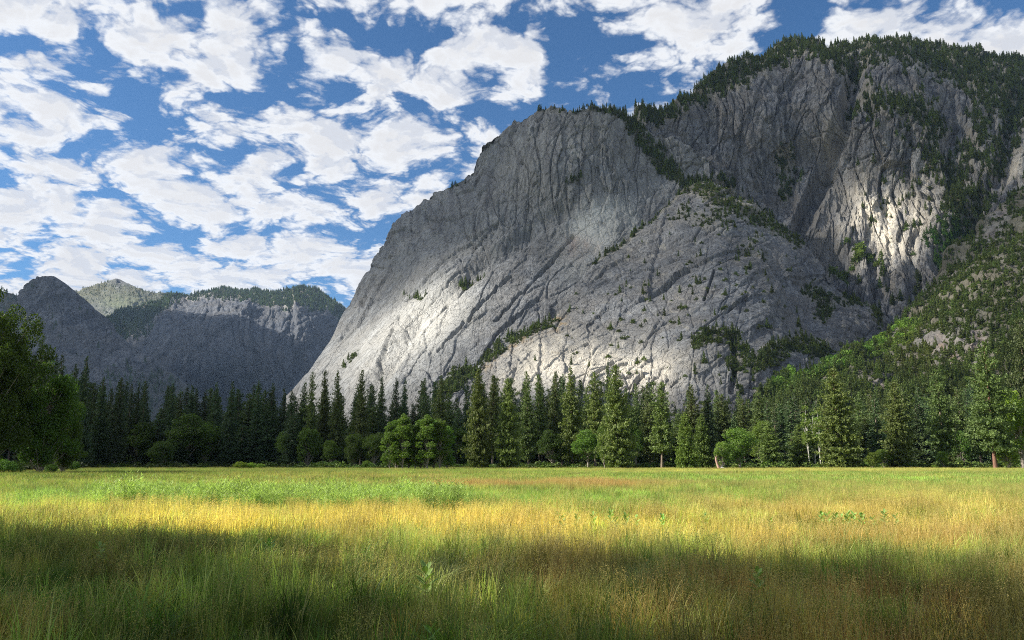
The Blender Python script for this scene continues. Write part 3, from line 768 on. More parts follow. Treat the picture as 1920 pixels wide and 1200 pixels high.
# ------------------------------------------------------------------ the forest edge, tree by tree
GC = 'conifers along the far edge of the meadow'
def pine(kind, px, top, w, D, label, tint=(1, 1, 1), bark=None):
    fir = kind.startswith('fir')
    nm = {'cedar': 'cedar_tree', 'young': 'fir_tree'}.get(kind, 'fir_tree' if fir else 'pine_tree')
    lm = M_cedar if kind in ('cedar',) else M_fir if fir else M_pine
    return place(kind, nm, px, top, D, w * (1.12 if w < 45 else 1), label, {'cedar_tree': 'cedar', 'fir_tree': 'fir', 'pine_tree': 'pine'}[nm], GC, lm, bark or M_bark, tint)
L = (1.3, 1.28, 1.08)  # brighter needle tint, adds painted sunlight to the lit trees
K = (0.8, 0.85, 0.9)  # darker needle tint, paints in shade, mostly for the left stand
for a in [
 ('pineC', 586, 697, 26, 262, 'sparse tall pine with bare lower trunk, leftmost in front of the pale cliff foot'),
 ('pineA', 612, 694, 26, 275, 'tall pine just right of the sparse bare-trunked pine'),
 ('pineB', 635, 693, 28, 270, 'tall full pine, third of the trio left of centre'),
 ('pineB', 681, 692, 34, 268, 'broad dark pine standing alone above the oaks left of the grove'),
 ('firA', 716, 706, 30, 275, 'pointed dark fir above the left edge of the grove'),
 ('firB', 741, 706, 26, 282, 'dark fir, left one of the pair above the grove', K),
 ('firA', 757, 711, 28, 276, 'dark fir, right one of the pair above the grove', K),
 ('firA', 799, 708, 32, 268, 'straight dark fir rising above the middle of the grove'),
 ('pineB', 826, 703, 38, 262, 'wide dark pine rising above the right of the grove'),
 ('pineD', 897, 690, 50, 222, 'large sunlit pine with long open branches, first one right of the grove', L),
 ('pineA', 924, 704, 34, 262, 'dark pine squeezed between the first two large sunlit pines'),
 ('pineD', 953, 706, 52, 222, 'sunlit pine with a pale visible trunk, second one right of the grove', L),
 ('pineB', 991, 695, 36, 258, 'tall pine right of the second sunlit pine', (1.05, 1.05, 1)),
 ('pineA', 1010, 702, 30, 262, 'narrow pine in the close cluster left of centre-right', (1, 1, 1)),
 ('pineB', 1037, 695, 36, 266, 'tall pine in the dense cluster, left of the drooping fir'),
 ('firB', 1052, 699, 30, 270, 'slim fir between two taller pines in the dense cluster'),
 ('pineB', 1071, 688, 44, 250, 'tallest pine of the dense cluster, shaded on its right side', (1.35, 1.3, 1.1)),
 ('pineA', 1113, 697, 42, 246, 'tiered pine standing clear between the dense cluster and the biggest fir', (1.35, 1.3, 1.1)),
 ('firB', 1139, 676, 26, 256, 'thin pointed fir rising behind the biggest tree of the edge'),
 ('pineD', 1153, 681, 66, 215, 'biggest full pine of the forest edge, sunlit, branches nearly to the ground', L),
 ('pineB', 1214, 716, 36, 252, 'pine left of the high-crowned pine with pale trunk'),
 ('pineA', 1236, 715, 44, 238, 'high-crowned pine with a long pale bare trunk', (1.2, 1.2, 1.05)),
 ('cedar', 1286, 774, 40, 205, 'bright green cedar bushy to the ground, nearest of its pair', L),
 ('cedar', 1313, 776, 34, 226, 'smaller cedar right beside the bright bushy cedar', (1.1, 1.1, 1)),
 ('pineB', 1294, 719, 50, 252, 'broad dark pine behind the two bright cedars'),
 ('firA', 1327, 720, 32, 252, 'pointed dark fir right of the broad pine behind the cedars', K),
 ('pineD', 1440, 788, 50, 245, 'low sunlit fir, rounded and dense, right of the round oak', (1.3, 1.3, 1.1)),
 ('pineD', 1495, 795, 40, 248, 'small sunlit pine left of the pale birches', (1.2, 1.2, 1)),
 ('pineD', 1562, 687, 84, 232, 'massive sunlit pine with thick tiered branches and red trunk', L, 'red'),
 ('pineD', 1673, 712, 62, 240, 'broad tiered pine with two bare stems near the ground', (1.2, 1.2, 1.05)),
 ('pineE', 1757, 694, 62, 244, 'pine with a dark bare lower trunk, left of the tallest right-hand pine', (.95, 1, .95)),
 ('pineE', 1842, 642, 84, 226, 'tallest right-hand pine with a leaning red trunk', (0.95, 1, .95), 'red'),
 ('pineE', 1908, 598, 74, 262, 'very tall dark pine cut by the right edge of the picture', K),
 ('firB', 84, 622, 30, 190, 'dark fir poking up behind the big left oak', K),
 ('firC', 119, 664, 34, 240, 'dark fir right of the big left oak crown', K),
 ('firB', 141, 680, 30, 245, 'shorter dark fir between two taller ones near the left oak', K),
 ('firA', 167, 667, 34, 240, 'sharp-tipped dark fir, tallest right of the left oak', K),
 ('firA', 196, 706, 32, 250, 'dark fir in the shaded left stand, first right of the sharp-tipped one', K),
 ('firB', 228, 706, 34, 250, 'dark fir in the shaded left stand, below the dome slope', K),
 ('firC', 248, 718, 22, 262, 'narrow spire fir, leftmost of the three spires', K),
 ('firC', 261, 715, 20, 264, 'narrow spire fir, middle of the three spires', K),
 ('firC', 274, 713, 18, 262, 'narrow spire fir, rightmost of the three spires', K),
 ('firB', 326, 716, 28, 270, 'grey green fir above the light oak on the left', K),
 ('firA', 362, 722, 30, 272, 'dark fir behind the top of the light oak on the left', K),
 ('firA', 407, 717, 28, 272, 'pointed dark fir left of the valley gap', K),
 ('firA', 435, 715, 30, 268, 'pointed dark fir in the middle of the left forest', K),
 ('firB', 485, 712, 32, 272, 'dark fir before the far plateau wall', K),
 ('firB', 507, 716, 30, 276, 'dark fir right of the one before the plateau wall', K),
 ('firA', 533, 727, 26, 272, 'dark fir just left of where the cliff foot begins', K),
 ('firB', 546, 729, 26, 268, 'dark fir at the tip of the pale cliff foot', K),
 ('pineB', 571, 716, 30, 280, 'pine half hidden left of the sparse tall pine', K),
]:
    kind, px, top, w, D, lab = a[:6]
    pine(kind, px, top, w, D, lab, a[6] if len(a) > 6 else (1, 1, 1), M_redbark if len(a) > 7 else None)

# the trees crowding behind them
def sector(px):
    for hi, s in ((240, 'behind the big left oak'), (420, 'below the distant dome'), (560, 'before the far plateau wall'), (720, 'behind the sparse tall pines'), (880, 'behind the cottonwood grove'),
                  (1100, 'behind the sunlit pines'), (1270, 'behind the biggest pine'), (1420, 'behind the cedars and round oak'), (1640, 'around the massive tiered pine'), (2200, 'under the brushy right-hand slope')):
        if px < hi: return s
EX = [0, 60, 130, 200, 300, 400, 500, 560, 650, 760, 860, 1000, 1100, 1180, 1260, 1350, 1450, 1600, 1750, 1830, 1920, 2000]
EY = [600, 640, 690, 715, 728, 728, 722, 738, 722, 722, 718, 712, 712, 728, 738, 742, 738, 738, 728, 715, 690, 680]
px = -40.0
while px < 1990:
    for row in range(2):
        D = (285, 345)[row] + rng.uniform(-14, 26)
        q = px + rng.uniform(-8, 8) + row * 9
        top = np.interp(q, EX, EY) + rng.uniform(-14, 32) * (1 if row else 1.2) + (row == 0) * rng.uniform(0, 18)
        kind = rng.choice(['firA', 'firB', 'firC', 'pineB', 'pineA'])
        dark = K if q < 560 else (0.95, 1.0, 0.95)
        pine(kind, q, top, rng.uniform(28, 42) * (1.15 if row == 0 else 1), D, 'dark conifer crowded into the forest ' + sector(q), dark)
    px += rng.uniform(11, 28)

# broad-leaved trees
GO = 'broad-leaved trees along the meadow edge'
def oak(kind, px, top, w, D, label, tint=(1, 1, 1), base=0.0, nm='oak_tree', cat='oak', grp=GO, bark=None):
    return place(kind, nm, px, top, D, w, label, cat, grp, M_leaf, bark or M_greybark, tint, base)
for a in [  # the shaded ones carry part of their shade in a darker leaf tint
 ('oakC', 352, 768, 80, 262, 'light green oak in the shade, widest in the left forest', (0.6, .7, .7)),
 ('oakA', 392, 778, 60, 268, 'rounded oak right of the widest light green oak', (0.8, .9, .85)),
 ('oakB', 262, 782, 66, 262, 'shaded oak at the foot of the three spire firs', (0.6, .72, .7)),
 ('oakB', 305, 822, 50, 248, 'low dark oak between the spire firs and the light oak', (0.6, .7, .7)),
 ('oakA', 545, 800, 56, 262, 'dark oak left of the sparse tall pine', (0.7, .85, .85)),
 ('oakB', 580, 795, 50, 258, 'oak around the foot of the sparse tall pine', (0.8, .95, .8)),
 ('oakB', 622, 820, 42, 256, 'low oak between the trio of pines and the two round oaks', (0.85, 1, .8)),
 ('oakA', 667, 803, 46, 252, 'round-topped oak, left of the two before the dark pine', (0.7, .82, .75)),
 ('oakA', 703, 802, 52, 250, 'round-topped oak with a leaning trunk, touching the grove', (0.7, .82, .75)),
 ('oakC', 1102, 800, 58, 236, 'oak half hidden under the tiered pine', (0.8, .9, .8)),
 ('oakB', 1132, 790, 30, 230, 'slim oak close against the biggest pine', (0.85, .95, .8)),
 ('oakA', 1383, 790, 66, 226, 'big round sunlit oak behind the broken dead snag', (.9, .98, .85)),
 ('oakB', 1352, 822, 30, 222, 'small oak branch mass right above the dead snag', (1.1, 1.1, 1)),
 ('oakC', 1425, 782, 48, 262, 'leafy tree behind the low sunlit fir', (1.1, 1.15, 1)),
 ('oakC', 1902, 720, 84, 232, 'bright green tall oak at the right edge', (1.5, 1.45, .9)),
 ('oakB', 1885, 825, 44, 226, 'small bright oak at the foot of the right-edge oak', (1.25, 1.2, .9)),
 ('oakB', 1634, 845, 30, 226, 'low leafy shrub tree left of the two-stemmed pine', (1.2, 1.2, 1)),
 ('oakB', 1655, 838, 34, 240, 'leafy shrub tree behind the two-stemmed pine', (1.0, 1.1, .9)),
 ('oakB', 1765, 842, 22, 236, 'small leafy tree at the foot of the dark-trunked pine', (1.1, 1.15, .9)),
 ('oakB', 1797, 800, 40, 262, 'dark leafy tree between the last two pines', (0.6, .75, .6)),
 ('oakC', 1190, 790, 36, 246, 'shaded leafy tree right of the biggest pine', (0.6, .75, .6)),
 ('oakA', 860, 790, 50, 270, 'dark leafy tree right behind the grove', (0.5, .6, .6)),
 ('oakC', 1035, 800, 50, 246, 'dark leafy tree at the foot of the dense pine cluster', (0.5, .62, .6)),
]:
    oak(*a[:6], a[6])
for i, (bx, bt) in enumerate(((1511, 760), (1522, 772), (1532, 768))):
    oak('birch', bx, bt, 24, 244 + i * 4, ('birch with a white trunk, left one beside the massive pine', 'slim birch, middle one beside the massive pine', 'birch half behind the massive pine')[i], (1.1, 1.15, 1), 0, 'birch_tree', 'birch', 'pale-trunked birches', M_birch)
# the cottonwood grove standing out in the meadow
for i, (gx, gt, gw, gD, lab) in enumerate([
 (733, 792, 26, 203, 'slim cottonwood at the left end of the grove'),
 (745, 782, 30, 207, 'cottonwood second from the left in the grove'),
 (757, 777, 32, 202, 'tall cottonwood at the left peak of the grove'),
 (768, 789, 26, 208, 'cottonwood left of the dip in the grove'),
 (780, 796, 24, 204, 'low cottonwood in the dip of the grove'),
 (791, 781, 32, 206, 'cottonwood just right of the dip of the grove'),
 (803, 778, 34, 201, 'tall cottonwood at the right peak of the grove'),
 (815, 781, 32, 206, 'cottonwood right of the grove peak'),
 (826, 786, 30, 202, 'cottonwood second from the right in the grove'),
 (838, 793, 28, 206, 'cottonwood at the right end of the grove'),
 (797, 800, 30, 214, 'cottonwood at the back of the grove'),
 (748, 806, 26, 213, 'small cottonwood at the back left of the grove')]):
    oak(('cotton', 'cotton2')[i % 2], gx, gt, gw * 1.4, gD, lab, (0.95, 1.08, .95), 0, 'cottonwood_tree', 'cottonwood', 'cottonwoods of the grove in the meadow')

# the big oak that fills the left edge
PR['big'] = broadleaf('big_oak', 28, 13.5, 0.0, 230, 420, 0.46, 2.4, tr_r=.36, rag=.28)
oak('big', -12, 552, 210, 128, 'huge spreading oak filling the left edge of the picture', (0.6, .68, .58), 0, 'oak_tree', 'oak', None)
PR['mid'] = broadleaf('mid_oak', 20, 8.5, 0.0, 120, 380, 0.42, 1.9, tr_r=.24, rag=.28)
oak('mid', 96, 662, 118, 138, 'lower spreading oak on the right flank of the huge left oak', (0.62, .70, .58), 0, 'oak_tree', 'oak', None)
oak('mid', 130, 740, 70, 146, 'low oak with lit outer twigs, right end of the left oak mass', (0.6, .68, .58), 0, 'oak_tree', 'oak', None, )

GS = 'shrubs on the meadow edge'
for (sx, st, sw, sD, lab, ti) in [
 (10, 858, 46, 122, 'grey green shrub at the left edge of the picture', (1.3, 1.4, 1.5)),
 (30, 862, 36, 126, 'grey green shrub right beside the one at the left edge', (1.2, 1.3, 1.4)),
 (97, 868, 22, 120, 'small upright shrub alone on the grass at left', (1.0, 1.15, 1)),
 (121, 865, 16, 165, 'small dark shrub under the left oaks', (.7, .8, .7)),
 (140, 863, 18, 165, 'second small dark shrub under the left oaks', (.7, .8, .7)),
 (453, 864, 26, 218, 'bright yellow green shrub, left of the low pair by the left forest', (1.7, 1.7, 1)),
 (472, 866, 22, 220, 'bright yellow green shrub, right of the low pair by the left forest', (1.6, 1.6, 1)),
 (490, 868, 16, 224, 'tiny bright shrub right of the low bright pair', (1.5, 1.5, 1)),
 (688, 862, 20, 240, 'light shrub under the round-topped oaks', (1.2, 1.3, 1)),
 (1578, 868, 10, 232, 'little cone-shaped shrub at the foot of the massive pine', (1.5, 1.5, 1)),
 (1752, 870, 14, 232, 'low light shrub by the dark-trunked pine', (1.3, 1.3, 1)),
 (1620, 868, 22, 232, 'round light shrub right of the massive pine', (1.4, 1.35, 1)),
 (1705, 866, 26, 236, 'shrub right of the two-stemmed pine', (1.0, 1.1, 1)),
]:
    place('shrub', 'shrub', sx, st, sD, sw, lab, 'shrub', GS, M_leaf, M_greybark, ti)

# low conifers filling the shaded left stand
for i, q in enumerate(np.linspace(150, 560, 17)):
    pine(('firB', 'firA')[i % 2], q + rng.uniform(-8, 8), 760 + rng.uniform(-14, 40), rng.uniform(38, 54), 266 + rng.uniform(-8, 12), 'low dark fir at the front of the shaded left stand, between the oaks', (.75, .85, .9))  # needle colour darkened for the shade of the stand
# broken dead snag
def snag():
    e = bpy.data.objects.new('dead_snag', None); COL.objects.link(e)
    x, y, z = (float(v) for v in W(1347, 878, 214)); e.location = (x, y, 0)
    tag(e, 'broken reddish dead snag with a torn top and a fallen limb', 'dead tree')
    pts = [(0.2, 0, -.4), (0.1, 0, .5), (-.25, .05, 1.5), (-.5, 0, 2.4), (-.55, .05, 3.0), (-.8, 0, 3.6)]
    V, Fc = tube(pts, [.55, .42, .34, .30, .22, .05], 9)
    V += rng.normal(0, 0.035, V.shape)
    s1 = tube([(-.5, 0, 2.4), (-.2, .1, 3.2), (-.25, .1, 3.9)], [.2, .12, .03], 6)
    s2 = tube([(.1, 0, .3), (.7, -.1, .9), (.5, -.2, 1.4)], [.2, .12, .04], 6)
    V, Fc = join([(V, Fc), s1, s2])
    ob('trunk', mesh_np('snag_trunk', V, Fc), M_dead, e)
    V, Fc = join([tube([(.2, 0, .25), (.9, -.2, .5), (1.7, -.1, .12), (2.1, 0, .4)], [.3, .24, .18, .05], 7), tube([(.5, 0, .4), (1.2, .2, 1.1), (1.7, .2, 1.2)], [.12, .08, .02], 5)])
    V += rng.normal(0, 0.02, V.shape)
    ob('limb', mesh_np('snag_limb', V, Fc), M_birch, e)
snag()

# trees left of the picture: they throw the shade over the near meadow
def shader_tree(kind, x, y, H, R, label, mat, tint=(.9, 1, .9)):
    P_ = PR[kind]
    e = bpy.data.objects.new('oak_tree', None); COL.objects.link(e)
    e.location = (x, y, 0); e.scale = (R / P_['R'], R / P_['R'], H / P_['H']); e.rotation_euler.z = rng.uniform(0, 6)
    tag(e, label, 'oak', 'oaks beside the near meadow')
    for part in ('crown', 'trunk'):
        ob(part, P_[part], None, e).color = (*tint, 1)
for (x, y, H, R) in SHADE_TREES:
    shader_tree('big' if R > 7 else 'mid', x, y, H, R, 'oak beside the near meadow', M_leaf)
# ------------------------------------------------------------------ scattered stuff (geometry nodes)
def scatter(name, pts, rot, scl, idx, col, protos, tilt=None):
    n = len(pts)
    me = bpy.data.meshes.new(name)
    me.vertices.add(n); me.vertices.foreach_set('co', np.ascontiguousarray(pts, dtype=np.float32).ravel())
    def at(nm, ty, d, key):
        a = me.attributes.new(nm, ty, 'POINT'); a.data.foreach_set(key, np.ascontiguousarray(d).ravel())
    r = np.zeros((n, 3), np.float32); r[:, 2] = rot
    if tilt is not None: r[:, :2] = tilt
    at('irot', 'FLOAT_VECTOR', r, 'vector')
    s = np.asarray(scl, np.float32); s = np.repeat(s[:, None], 3, 1) if s.ndim == 1 else s
    at('iscl', 'FLOAT_VECTOR', s.astype(np.float32), 'vector')
    at('iidx', 'INT', np.asarray(idx, np.int32), 'value')
    at('icol', 'FLOAT_COLOR', np.c_[col, np.ones(n)].astype(np.float32), 'color')
    cl = bpy.data.collections.new(name + '_kinds')
    for i, (pm, mt) in enumerate(protos):
        o = bpy.data.objects.new('%s_kind_%02d' % (name, i), pm); cl.objects.link(o)
        if not pm.materials: pm.materials.append(mt)
    g = bpy.data.node_groups.new(name, 'GeometryNodeTree')
    g.interface.new_socket('Geometry', in_out='INPUT', socket_type='NodeSocketGeometry')
    g.interface.new_socket('Geometry', in_out='OUTPUT', socket_type='NodeSocketGeometry')
    N = g.nodes.new; lk = g.links.new
    gi, go = N('NodeGroupInput'), N('NodeGroupOutput')
    m2p = N('GeometryNodeMeshToPoints'); iop = N('GeometryNodeInstanceOnPoints'); ci = N('GeometryNodeCollectionInfo')
    ci.inputs[0].default_value = cl; ci.inputs['Separate Children'].default_value = True; ci.inputs['Reset Children'].default_value = True
    def na(nm, ty):
        q = N('GeometryNodeInputNamedAttribute'); q.data_type = ty; q.inputs[0].default_value = nm; return q.outputs[0]
    lk(gi.outputs[0], m2p.inputs[0]); lk(m2p.outputs[0], iop.inputs['Points']); lk(ci.outputs[0], iop.inputs['Instance'])
    iop.inputs['Pick Instance'].default_value = True
    lk(na('iidx', 'INT'), iop.inputs['Instance Index'])
    e2r = N('FunctionNodeEulerToRotation'); lk(na('irot', 'FLOAT_VECTOR'), e2r.inputs[0]); lk(e2r.outputs[0], iop.inputs['Rotation'])
    lk(na('iscl', 'FLOAT_VECTOR'), iop.inputs['Scale'])
    lk(iop.outputs[0], go.inputs[0])
    o = ob(name, me); md = o.modifiers.new('scatter', 'NODES'); md.node_group = g
    return o

# far woods on the mountains
def small_conifer(H, R, k, lev, seedn):
    C = []; O = []; S = []
    for z in np.linspace(0.10 * H, H * .97, lev):
        t_ = z / H
        for j in range(5):
            az = rng.uniform(0, 6.28); r = R * (1 - t_) ** 0.8 * rng.uniform(.35, 1.0)
            C.append((r * math.cos(az), r * math.sin(az), z - .15 * r)); O.append((math.cos(az), math.sin(az), 0)); S.append(H * (.085 * (1 - t_) + .045))
    V, Fc = tri_cloud(np.array(C), np.array(O), np.array(S), k, .3, slim=.42)
    return leaf_mesh('small_conifer_%d' % seedn, V, Fc)
def small_bush(H, R, n, seedn):
    v = rng.normal(0, 1, (n, 3)); v /= np.linalg.norm(v, axis=1, keepdims=True); v[:, 2] = np.abs(v[:, 2])
    lob = 1 + .3 * np.sin(v[:, 0] * 5 + seedn) * np.cos(v[:, 1] * 4)
    C = v * np.array([R, R, H * .9]) * (rng.uniform(.3, 1, (n, 1)) ** .5) * lob[:, None]; C[:, 2] += .05 * H
    V, Fc = tri_cloud(C, v, R * .34, 3, .4, slim=.5)
    return leaf_mesh('small_bush_%d' % seedn, V, Fc)
SCON = [small_conifer(1, h, 4, 15, i) for i, h in enumerate((.17, .20, .24))]
SBUSH = [small_bush(.8, .5, 60, i) for i in range(3)]
KP = [(m_, M_far_leaf) for m_ in SCON + SBUSH]
def woods(name, label, cats, group_pts):
    P_, H_, I_, C_ = [], [], [], []
    for pts, hh, pxs, pys, c in group_pts:
        n = len(pts)
        r = rng.uniform(0, 1, n)
        if c == 'conifer': ib = r < .12
        elif c == 'far': ib = r < .05
        elif c == 'brush': ib = r < .65
        else: ib = r < .62
        idx = np.where(ib, rng.integers(3, 6, n), rng.integers(0, 3, n))
        if c == 'conifer': ib = ib | ((pxs < 1060) & (pys > 590) & (rng.uniform(0, 1, n) < .8))
        idx = np.where(ib, rng.integers(3, 6, n), rng.integers(0, 3, n))
        h = np.where(ib, hh * .5, hh)
        base = np.array({'conifer': (1.0, 1.05, .85), 'far': (.8, .95, .95), 'brush': (1.0, 1.05, .7), 'slope': (1.0, 1.08, .75)}[c])
        col = base * rng.uniform(.7, 1.3, (n, 1)) * np.array([1, 1, 1])
        if c == 'slope':
            lg = stroke(pxs, pys, [(1480, 700), (1560, 668), (1620, 640), (1690, 610)], 34) * sst(-.25, .1, fbm(pxs / 20, pys / 14, 2, 5))
            col = col * (1 + lg[:, None] * np.array([.65, 1.2, .3])); h = h * (1 - .25 * lg)
            idx = np.where(lg > .4, rng.integers(3, 6, n), idx)
            br = blob(pxs, pys, 1700, 650, 70, 40) * .6
            col = col * (1 + br[:, None] * np.array([.35, 0.05, 0]))
        if c == 'conifer':
            lg = blob(pxs, pys, 1600, 500, 60, 40)
            col = col * (1 + lg[:, None] * np.array([.5, .7, .15])); idx = np.where(lg > .5, rng.integers(3, 6, n), idx)
            dn_ = stroke(pxs, pys, [(1740, 455), (1800, 440)], 35)
            col = col * (1 + dn_[:, None] * np.array([-.25, .15, -.2]))
        P_.append(pts); H_.append(h); I_.append(idx); C_.append(col)
    P_ = np.concatenate(P_); H_ = np.concatenate(H_); I_ = np.concatenate(I_); C_ = np.concatenate(C_)
    wv = rng.uniform(.8, 1.35, len(H_))
    o = scatter(name, P_, rng.uniform(0, 6.28, len(P_)), np.stack([H_ * wv, H_ * wv, H_], 1), I_, C_, KP)
    tag(o, label, cats, kind='stuff')
woods('cliff_woods', 'dark conifers covering the cliff rim and the ledges', 'woods', [v for v in VEG if v[4] in ('conifer', 'brush')])
woods('slope_woods', 'mixed green brush and trees covering the talus slope', 'woods', [v for v in VEG if v[4] == 'slope'])
woods('far_woods', 'distant dark woods over the far mountains', 'woods', [v for v in VEG if v[4] == 'far'])
# forest between the first rows and the foot of the cliffs
n = 5200
D = rng.uniform(375, 760, n); q = rng.uniform(-120, 2080, n)
x = (q - CX) / F * D
idx = rng.integers(0, 3, n)
h = rng.uniform(14, 27, n) * np.where(D > 560, .8, 1)
h = np.minimum(h, D * (868 - np.interp(q, EX, EY)) / F * .97)
fo = scatter('valley_forest', np.stack([x, D, 0 * x - .3], 1), rng.uniform(0, 6, n), np.stack([h * .95, h * .95, h], 1), idx, np.array([.75, .85, .8]) * rng.uniform(.7, 1.2, (n, 1)), KP)
tag(fo, 'dense dark conifer forest on the valley floor behind the first trees', 'forest', kind='stuff')
# undergrowth along the forest edge
n = 2600
q = rng.uniform(-80, 2000, n); D = rng.uniform(238, 300, n) + 8 * np.sin(q / 60)
D = np.where(q < 200, D - 70 * sst(200, 60, q), D)
x = (q - CX) / F * D; h = rng.uniform(.8, 3.4, n) * rng.uniform(.5, 1, n)
sh = np.where(q < 560, .55, 1.0)[:, None]  # leaf colour darkened along the left stand in place of shade
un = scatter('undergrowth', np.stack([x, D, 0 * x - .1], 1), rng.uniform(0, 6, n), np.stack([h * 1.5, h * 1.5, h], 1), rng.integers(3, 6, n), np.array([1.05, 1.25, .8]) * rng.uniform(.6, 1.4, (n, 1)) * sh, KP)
tag(un, 'low leafy undergrowth along the foot of the forest', 'undergrowth', kind='stuff')
# ------------------------------------------------------------------ the meadow
def zg(x, y):
    return (fbm(x / 22, y / 22, 3, 301) * 0.28 + fbm(x / 5, y / 5, 2, 302) * 0.06) * sst(3, 12, y) * sst(600, 200, np.abs(y)) 
def mcol(x, y):
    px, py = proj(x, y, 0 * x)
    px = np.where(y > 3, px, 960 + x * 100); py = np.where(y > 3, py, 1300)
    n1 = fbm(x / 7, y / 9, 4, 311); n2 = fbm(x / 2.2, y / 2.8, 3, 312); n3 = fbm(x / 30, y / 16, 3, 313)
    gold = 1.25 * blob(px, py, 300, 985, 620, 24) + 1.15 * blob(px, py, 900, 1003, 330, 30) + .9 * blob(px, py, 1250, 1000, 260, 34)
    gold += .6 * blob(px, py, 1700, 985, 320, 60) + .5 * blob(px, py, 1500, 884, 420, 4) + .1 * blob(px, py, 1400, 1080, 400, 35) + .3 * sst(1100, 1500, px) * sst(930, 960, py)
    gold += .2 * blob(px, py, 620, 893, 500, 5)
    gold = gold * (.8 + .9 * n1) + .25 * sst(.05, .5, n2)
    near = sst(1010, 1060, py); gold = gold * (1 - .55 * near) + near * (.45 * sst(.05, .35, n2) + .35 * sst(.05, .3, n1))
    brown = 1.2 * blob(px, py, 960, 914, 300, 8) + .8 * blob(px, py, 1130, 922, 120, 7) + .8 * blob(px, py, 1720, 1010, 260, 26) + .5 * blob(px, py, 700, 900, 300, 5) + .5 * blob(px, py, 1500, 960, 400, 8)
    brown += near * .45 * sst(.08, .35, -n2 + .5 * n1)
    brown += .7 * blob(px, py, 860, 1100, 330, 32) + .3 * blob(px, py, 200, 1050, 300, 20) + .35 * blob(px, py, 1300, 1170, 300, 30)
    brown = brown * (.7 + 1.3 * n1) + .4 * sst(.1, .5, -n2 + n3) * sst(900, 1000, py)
    lime = 1.1 * blob(px, py, 520, 942, 420, 20) + .8 * blob(px, py, 60, 955, 160, 20) + .5 * blob(px, py, 1150, 905, 500, 9) + .5 * blob(px, py, 1250, 950, 500, 22)
    gold, brown, lime = (np.clip(v, 0, 1)[..., None] for v in (gold, brown, lime))
    g = np.array([0.235, 0.28, 0.065]) * (1 + .5 * n3[..., None]) + 0 * gold
    c = g * (1 - lime) + np.array([0.28, 0.37, 0.085]) * lime
    c = c * (1 - gold) + np.array([0.54, 0.49, 0.125]) * gold
    c = c * (1 - brown) + np.array([0.36, 0.235, 0.085]) * brown
    pale = np.clip(blob(px, py, 1080, 1092, 380, 20) + .3 * blob(px, py, 1620, 1120, 300, 24), 0, 1)[..., None] * sst(-.25, .25, n2)[..., None]
    c = c * (1 - .7 * pale) + np.array([.56, .48, .31]) * .7 * pale
    return c, gold[..., 0], brown[..., 0], lime[..., 0]

xs = np.concatenate([-np.geomspace(16000, 230, 30), np.linspace(-220, 220, 441), np.geomspace(230, 16000, 30)])
ys = np.concatenate([-np.geomspace(3000, 20, 12), np.linspace(-10, 60, 141), np.linspace(60.7, 300, 300), np.geomspace(310, 16000, 36)])
XG, YG = np.meshgrid(xs, ys)
ZG = zg(XG, YG)
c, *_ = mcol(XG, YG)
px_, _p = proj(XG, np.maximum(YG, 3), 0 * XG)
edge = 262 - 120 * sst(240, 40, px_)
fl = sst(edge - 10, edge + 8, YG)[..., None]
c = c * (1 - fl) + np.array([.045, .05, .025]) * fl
nxg, nyg = len(xs), len(ys)
I = np.arange(nxg * nyg).reshape(nyg, nxg)
Fg = np.stack([I[:-1, :-1], I[:-1, 1:], I[1:, 1:], I[1:, :-1]], -1).reshape(-1, 4)
m, t = new_mat('meadow_ground')
gc = t.n('ShaderNodeAttribute', attribute_name='gcol').outputs['Color']
pos = t.n('ShaderNodeNewGeometry').outputs['Position']
nz = t.noise(pos, 1.3, 8, .7)
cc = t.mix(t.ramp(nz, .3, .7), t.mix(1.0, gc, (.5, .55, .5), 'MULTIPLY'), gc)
bp = t.n('ShaderNodeBump', ins={'Strength': 1.0, 'Distance': .25, 'Height': t.noise(pos, 5, 6, .7)}).outputs[0]
bs = t.n('ShaderNodeBsdfPrincipled', ins={'Base Color': cc, 'Roughness': .95, 'Normal': bp}); bs.inputs['Specular IOR Level'].default_value = .1
t.n('ShaderNodeOutputMaterial', ins={'Surface': bs.outputs[0]})
gm = mesh_np('ground', np.stack([XG, YG, ZG], -1).reshape(-1, 3), Fg, True, {'gcol': ('POINT', 'FLOAT_COLOR', np.c_[c.reshape(-1, 3), np.ones(nxg * nyg)])})
tag(ob('ground', gm, m), kind='structure')

# grass blades
M_grass, t = new_mat('grass_blades')
ic = t.n('ShaderNodeAttribute', attribute_name='icol', attribute_type='INSTANCER').outputs['Color']
sd = t.n('ShaderNodeAttribute', attribute_name='seedy').outputs['Fac']
lv = t.n('ShaderNodeAttribute', attribute_name='leafv').outputs['Fac']
c1 = t.mix(t.math('MULTIPLY', sd, .5), ic, (.50, .42, .17))
c1 = t.mix(t.ramp(lv, .84, 1.0, 0, .5), c1, (.44, .38, .16))
c1 = t.n('ShaderNodeHueSaturation', ins={'Color': c1, 'Value': t.ramp(lv, 0, 1, .72, 1.28, False)}).outputs[0]
d = t.n('ShaderNodeBsdfPrincipled', ins={'Base Color': c1, 'Roughness': .55}); d.inputs['Specular IOR Level'].default_value = .3
tr = t.n('ShaderNodeBsdfTranslucent', ins={'Color': t.mix(1.0, c1, (1.1, 1.15, .7), 'MULTIPLY')})
mx = t.n('ShaderNodeMixShader', ins={0: .48, 1: d.outputs[0], 2: tr.outputs[0]})
t.n('ShaderNodeOutputMaterial', ins={'Surface': mx.outputs[0]})
